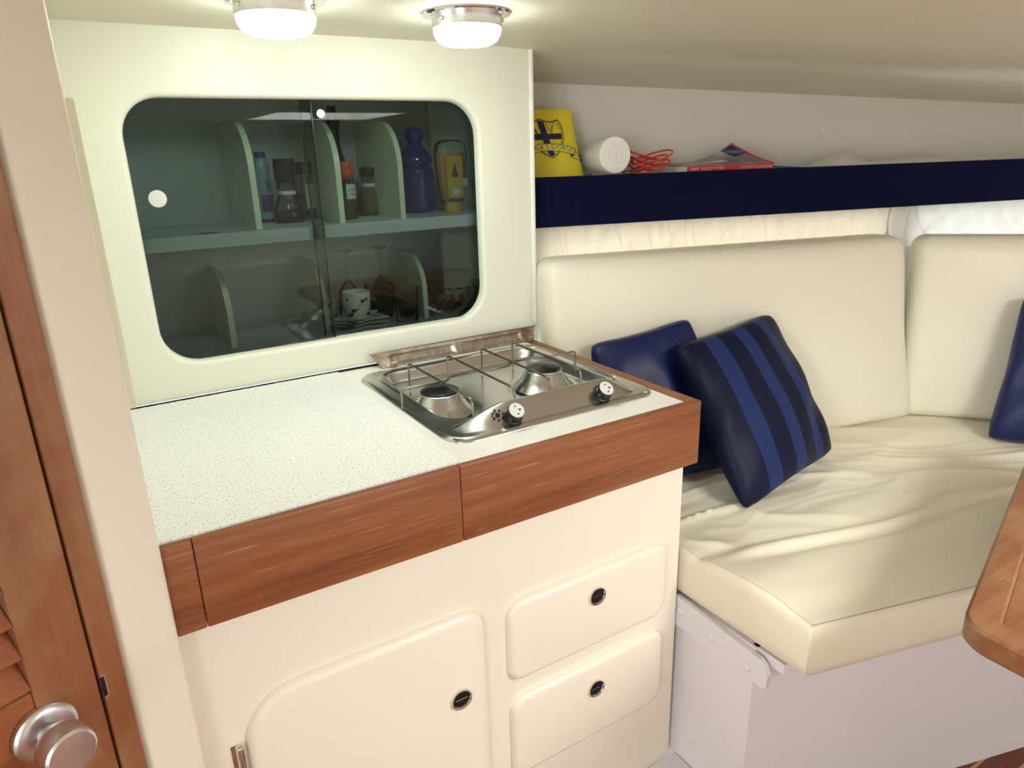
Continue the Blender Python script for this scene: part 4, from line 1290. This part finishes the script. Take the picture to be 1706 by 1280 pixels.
# ================================================================== THINGS ON THE HULL SHELF
SZ = 1.2705
# yellow bag printed with a crest: front surface measured in (s, z)
bag = thing('yellow_bag', 'folded yellow bag printed with a dark blue crest on the shelf', 'bag', W(-0.78, 0.29, SZ))


def bag_edge(v):     # left and right s of the bag at height v
    return -0.872 + 0.004 * v, -0.656 - 0.030 * v ** 0.8


def bag_pt(s, z, side=-1, lift=0.0):
    v = (z - SZ) / (1.452 - SZ); a, b = bag_edge(min(max(v, 0), 1)); u = (s - a) / (b - a)
    pu = max(4 * u * (1 - u), 0); pv = max(1 - max(v, 0) ** 3, 0)
    th = 0.034 * (pu ** 0.45) * (0.25 + 0.75 * (1 - max(min(v, 1), 0)) ** 0.6)
    wv = 0.0025 * noise.noise(Vector((s * 16, z * 14, 2.0))) * pu
    o = 0.300 + 0.035 * v + side * (th / 2 + 0.001) + wv - lift
    return W(s, o, z)


def bag_shape():
    n, m = 30, 30; V, F = [], []
    for side in (-1, 1):
        b0 = len(V)
        for j in range(m + 1):
            v = j / m; z = SZ + (1.452 - SZ) * v; a, b = bag_edge(v)
            for i in range(n + 1): V.append(bag_pt(a + (b - a) * i / n, z, side))
        for j in range(m):
            for i in range(n):
                k = b0 + j * (n + 1) + i; F.append((k, k + 1, k + n + 2, k + n + 1))
    w = n + 1; h = (m + 1) * w
    for j in range(m):
        for i in (0, n):
            a = j * w + i; F.append((a, a + w, a + w + h, a + h))
    for i in range(n):
        for j in (0, m):
            a = j * w + i; F.append((a, a + 1, a + 1 + h, a + h))
    return V, F


obj('bag_body', bag_shape(), 'yellow', bag, smooth=60)
# crest drawn on a 1700 x 1170 design grid
def cg(gx, gy): return (-0.800 + (gx - 55) / 8.53 * 0.00168, 1.2865 + (1165 - gy) / 8.53 * 0.00146)
def on_bag(pts, lift): return [bag_pt(*cg(*p), -1, lift) for p in pts]


def fan(pts, lift, k=1):
    """polygon with extra points so that it follows the bag"""
    dense = []
    for a, b in zip(pts, pts[1:] + pts[:1]):
        for i in range(4): dense.append((a[0] + (b[0] - a[0]) * i / 4, a[1] + (b[1] - a[1]) * i / 4))
    return on_bag(dense, lift), [tuple(range(len(dense)))]


def line(pts, w, lift, closed=False):
    P = [Vector(p) for p in pts]
    if closed: P.append(P[0])
    V, F = [], []
    for a, b in zip(P, P[1:]):
        d = (b - a).normalized(); nrm = Vector((-d.y, d.x)) * w / 2; m = max(2, int((b - a).length / 40)); k0 = len(V)
        for i in range(m + 1):
            c = a.lerp(b, i / m)
            V += on_bag([c + nrm, c - nrm], lift)
        for i in range(m): F.append((k0 + 2 * i, k0 + 2 * i + 1, k0 + 2 * i + 3, k0 + 2 * i + 2))
    return V, F


shield = [(165, 335), (260, 372), (350, 378), (425, 350), (470, 430), (492, 540), (485, 660), (440, 770), (390, 850), (320, 900), (230, 860), (120, 780), (20, 680), (-60, 540), (-80, 400), (-40, 345), (60, 375)]
inner = [(165 + (p[0] - 215) * 0.92 + 50 - 0, 590 + (p[1] - 590) * 0.93) for p in shield]
crest = obj('crest_print', join(line(shield, 11, 0.0012, True), line(inner, 6, 0.0012, True)), 'print', bag)
obj('crest_cross', join(fan([(135, 360), (225, 375), (300, 690), (205, 690)], 0.0013), fan([(250, 780), (325, 790), (355, 850), (318, 880), (262, 850)], 0.0013), fan([(255, 550), (465, 548), (462, 632), (280, 632)], 0.0013), fan([(-40, 545), (190, 548), (205, 638), (-30, 640)], 0.0013)), 'print', crest)
obj('crest_mark', join(line([(255, 410), (310, 520), (350, 415), (325, 560), (360, 625), (420, 625), (430, 570)], 7, 0.0016), line([(360, 410), (410, 410), (440, 490)], 6, 0.0016)), 'print', crest)
obj('crest_scroll_marks', join(*[line([(40 + 12 * i, 400 + 25 * i), (70 + 16 * i, 440 + 22 * i), (50 + 20 * i, 500 + 12 * i)], 12, 0.0015) for i in range(5)]), 'print', crest)
def band(gx, up):   # banner curve
    t = (gx - 270) / 380.0; return 742 + 78 * t * t * (1 if t > 0 else 1.1) - up


top_l = [(gx, band(gx, 48)) for gx in range(-120, 651, 45)]; bot_l = [(gx, band(gx, -52)) for gx in range(-120, 651, 45)]
V, F = [], []
for a, b in zip(top_l, bot_l): V += on_bag([a, b], 0.0018)
for i in range(len(top_l) - 1): F.append((2 * i, 2 * i + 1, 2 * i + 3, 2 * i + 2))
ban = obj('banner', (V, F), 'yellowlight', bag)
obj('banner_outline', join(line(top_l, 8, 0.0022), line(bot_l, 8, 0.0022), line([(650, 770), (628, 866)], 8, 0.0022), line([(570, 850), (575, 890), (735, 962), (690, 878), (745, 882), (640, 810)], 8, 0.0022), line([(628, 866), (575, 890)], 8, 0.0022)), 'print', ban)
obj('banner_fold', fan([(570, 846), (628, 862), (590, 884)], 0.0021), 'print', ban)
word = 'TERIA S.GIORGIO'; pos = [-5, 40, 85, 122, 168, 205, 250, 283, 325, 372, 420, 480, 535, 575, 615]
let = []
for ch, gx in zip(word, pos):
    if ch == ' ': continue
    g = text_shape(ch, 92); sl = 2 * 78 * (gx - 270) / 380.0 ** 2
    let.append(([bag_pt(*cg(gx + p[0] * 0.82, band(gx, 0) - p[1] + sl * p[0]), -1, 0.0024) for p in g[0]], g[1]))
obj('banner_lettering', join(*let), 'print', ban)

# white cylindrical lamp lying on its side
ca = (SD * 0.12 - SN * 0.985 + UZ * 0.05).normalized(); cu_ = ca.cross(UZ).normalized(); cv_ = cu_.cross(ca) * -1
cen = W(-0.600, 0.236, 1.3345)
cyl = thing('white_cylinder_lamp', 'white plastic cylinder with a round perforated end lying on the shelf', 'lamp', W(-0.63, 0.30, SZ))
cfm = frame(cen, cu_, cv_, ca)
obj('cylinder_body', xf(lathe([(0.037, -0.118), (0.0395, -0.114), (0.0455, -0.012), (0.0462, -0.004), (0.0455, 0.0), (0.044, 0.0015), (0.021, 0.0015), (0.020, 0.0005), (0.0, 0.0005)], 56, True, False), cfm), 'white', cyl, smooth=35)
obj('end_ring', xf(tube([(0.0205 * math.cos(R(10 * i)), 0.0205 * math.sin(R(10 * i)), 0.0012) for i in range(36)], 0.0007, 6, True), cfm), 'label', cyl)
obj('end_holes', xf(join(*[xf(lathe([(0.0010, 0.0008), (0.0010, 0.0012)], 8), lambda p, i=i: (p[0] + 0.0055 * math.cos(R(60 * i)), p[1] + 0.0055 * math.sin(R(60 * i)), p[2])) for i in range(6)]), cfm), 'greycover', cyl)
lp = [(0.012 * math.cos(R(30 * i)), 0.008 * math.sin(R(30 * i)), 0) for i in range(12)]
tag(obj('cord_loop', xf(tube(lp, 0.0014, 6, True), frame(W(-0.668, 0.252, 1.2815), SD, UZ, SN)), 'black'), 'small black cord loop between the yellow bag and the white cylinder', 'cord')


# tangled cords
def cord(seed, c, rx, ry, turns, tilt, mat, label, r=0.0024, rise=0.006):
    rnd = random.Random(seed); pts = []
    for i in range(int(26 * turns)):
        a = 2 * math.pi * i / 26.0; k = 1 + 0.12 * math.sin(a * 0.37 + seed)
        pts.append(W(c[0] + rx * k * math.cos(a) + rnd.uniform(-0.001, 0.001), c[1] + ry * k * math.sin(a), c[2] + tilt * math.cos(a) + rise * i / 26.0 + 0.003 * math.sin(a * 2 + seed)))
    tag(obj('cord', tube(pts, r, 6), mat, smooth=60), label, 'cord', 'coiled cords on the shelf')


cord(1, (-0.478, 0.292, 1.288), 0.060, 0.050, 3.6, 0.016, 'orange', 'coiled orange cord beside the white cylinder', rise=0.012)
cord(2, (-0.506, 0.266, 1.290), 0.040, 0.034, 3.3, -0.015, 'red', 'coiled dark red cord tangled with the orange one', rise=0.014)
cord(3, (-0.520, 0.300, 1.280), 0.026, 0.030, 2.2, 0.006, 'green', 'thin olive green cord under the red coil', 0.0018, rise=0.008)

# magazine with curled cover
mg = thing('magazine', 'thick glossy magazine with red spine and curled cover corner', 'magazine', W(-0.25, 0.30, SZ))
m0, m1 = -0.395, -0.128
obj('pages', xf(box(m0, m1, 0.232, 0.375, SZ, 1.2995), swf), 'paper', mg)
spn = obj('spine', xf(box(m0 + 0.002, m1, 0.2285, 0.232, SZ, 1.3015), swf), 'redpaper', mg)
def spine_text(txt, sc_, s, mt):
    g = text_shape(txt, 0.0105, 1.05)
    obj('spine_lettering', xf(g, lambda p: W(s - p[0], 0.2280, 1.2935 - p[1])), mt, spn)


spine_text('PRODOTTI NAUTICI', 1, -0.182, 'label'); spine_text('E MODA', 1, -0.262, 'orange'); spine_text('DELLA COSTA', 1, -0.318, 'label'); spine_text('APRIL', 1, -0.374, 'label')


def cover_pt(u, v):
    s = m0 + (m1 - m0) * u; o = 0.2285 + 0.150 * v
    c = (max(0.0, u - 0.25) / 0.75) ** 1.7 * v ** 1.5
    return W(s - 0.092 * c, o - 0.075 * c, 1.3018 + 0.004 * v + 0.050 * c)


cv = obj('cover', grid(cover_pt, 34, 24), 'greycover', mg, smooth=60)
cv.modifiers.new('thickness', 'SOLIDIFY').thickness = 0.0012
obj('cover_edge', tube([cover_pt(1.0, i / 24) for i in range(25)], 0.0020, 6), 'redpaper', cv)
def cover_patch(u0, u1, v0, v1, mt):
    nm = UZ * 0.0012 - SN * 0.0012
    obj('cover_print', grid(lambda u, v: cover_pt(u0 + (u1 - u0) * u, v0 + (v1 - v0) * v) + nm, 12, 10), mt, cv)


cover_patch(0.80, 0.97, 0.62, 0.97, 'purple'); cover_patch(0.86, 0.90, 0.68, 0.90, 'honeylabel'); cover_patch(0.40, 0.62, 0.35, 0.60, 'label')
tag(obj('blue_magazine', xf(box(-0.122, -0.020, 0.250, 0.385, SZ, 1.2945, 0.001, 1), lambda p: W(p[0], p[1], p[2] + (0.008 * (-0.122 - p[0]) / 0.1 if p[2] > 1.28 else 0))), 'bluepaper'), 'thin blue magazine lying beside the red-spined one', 'magazine')


# crumpled pale cloth further along the shelf
def cloth(u, v):
    s = 0.03 + 0.56 * u; o = 0.225 + 0.16 * v
    h = 0.033 * math.exp(-((s - 0.15) / 0.075) ** 2) + 0.021 * math.exp(-((s - 0.42) / 0.12) ** 2) + 0.012
    h *= math.sin(math.pi * min(max(v, 0.04), 0.96)) ** 0.6 * min(1, u * 8, (1 - u) * 8)
    return W(s, o, SZ + 0.002 + h * (1 + 0.25 * noise.noise(Vector((s * 18, o * 22, 1)))))


cl_ = obj('folded_cloth', grid(cloth, 70, 24), 'hullwall', smooth=70)
cl_.modifiers.new('thickness', 'SOLIDIFY').thickness = 0.0015
tag(cl_, 'pale crumpled cloth lying along the shelf behind the navy board', 'cloth')

# ================================================================== OPPOSITE LOCKER (seen in the glass reflections)
lk = thing('port_locker', 'cream locker with rounded doors on the opposite side of the cabin', 'locker', (0.9, -1.3, 0.0))
obj('locker_body', box(0.10, 1.70, -1.49, -1.12, 0.01, 0.92), 'cabinet', lk)
for a in (0.14, 0.66, 1.18):
    dd = obj('locker_door', xf(raised_panel(a, a + 0.48, 0.12, 0.80, 0.06, 0.014, 0.010), frame((0, -1.12, 0), (1, 0, 0), UZ, (0, 1, 0))), 'panel', lk, smooth=50)
    obj('locker_pull', xf(lathe([(0.019, 0.0), (0.019, 0.003), (0.015, 0.004), (0.0, 0.002)], 28, True, False), frame((a + 0.42, -1.106, 0.48), (1, 0, 0), UZ, (0, 1, 0))), 'chrome', dd)
obj('locker_top', box(0.08, 1.72, -1.49, -1.10, 0.92, 0.95, 0.004, 1), 'teakx', lk)
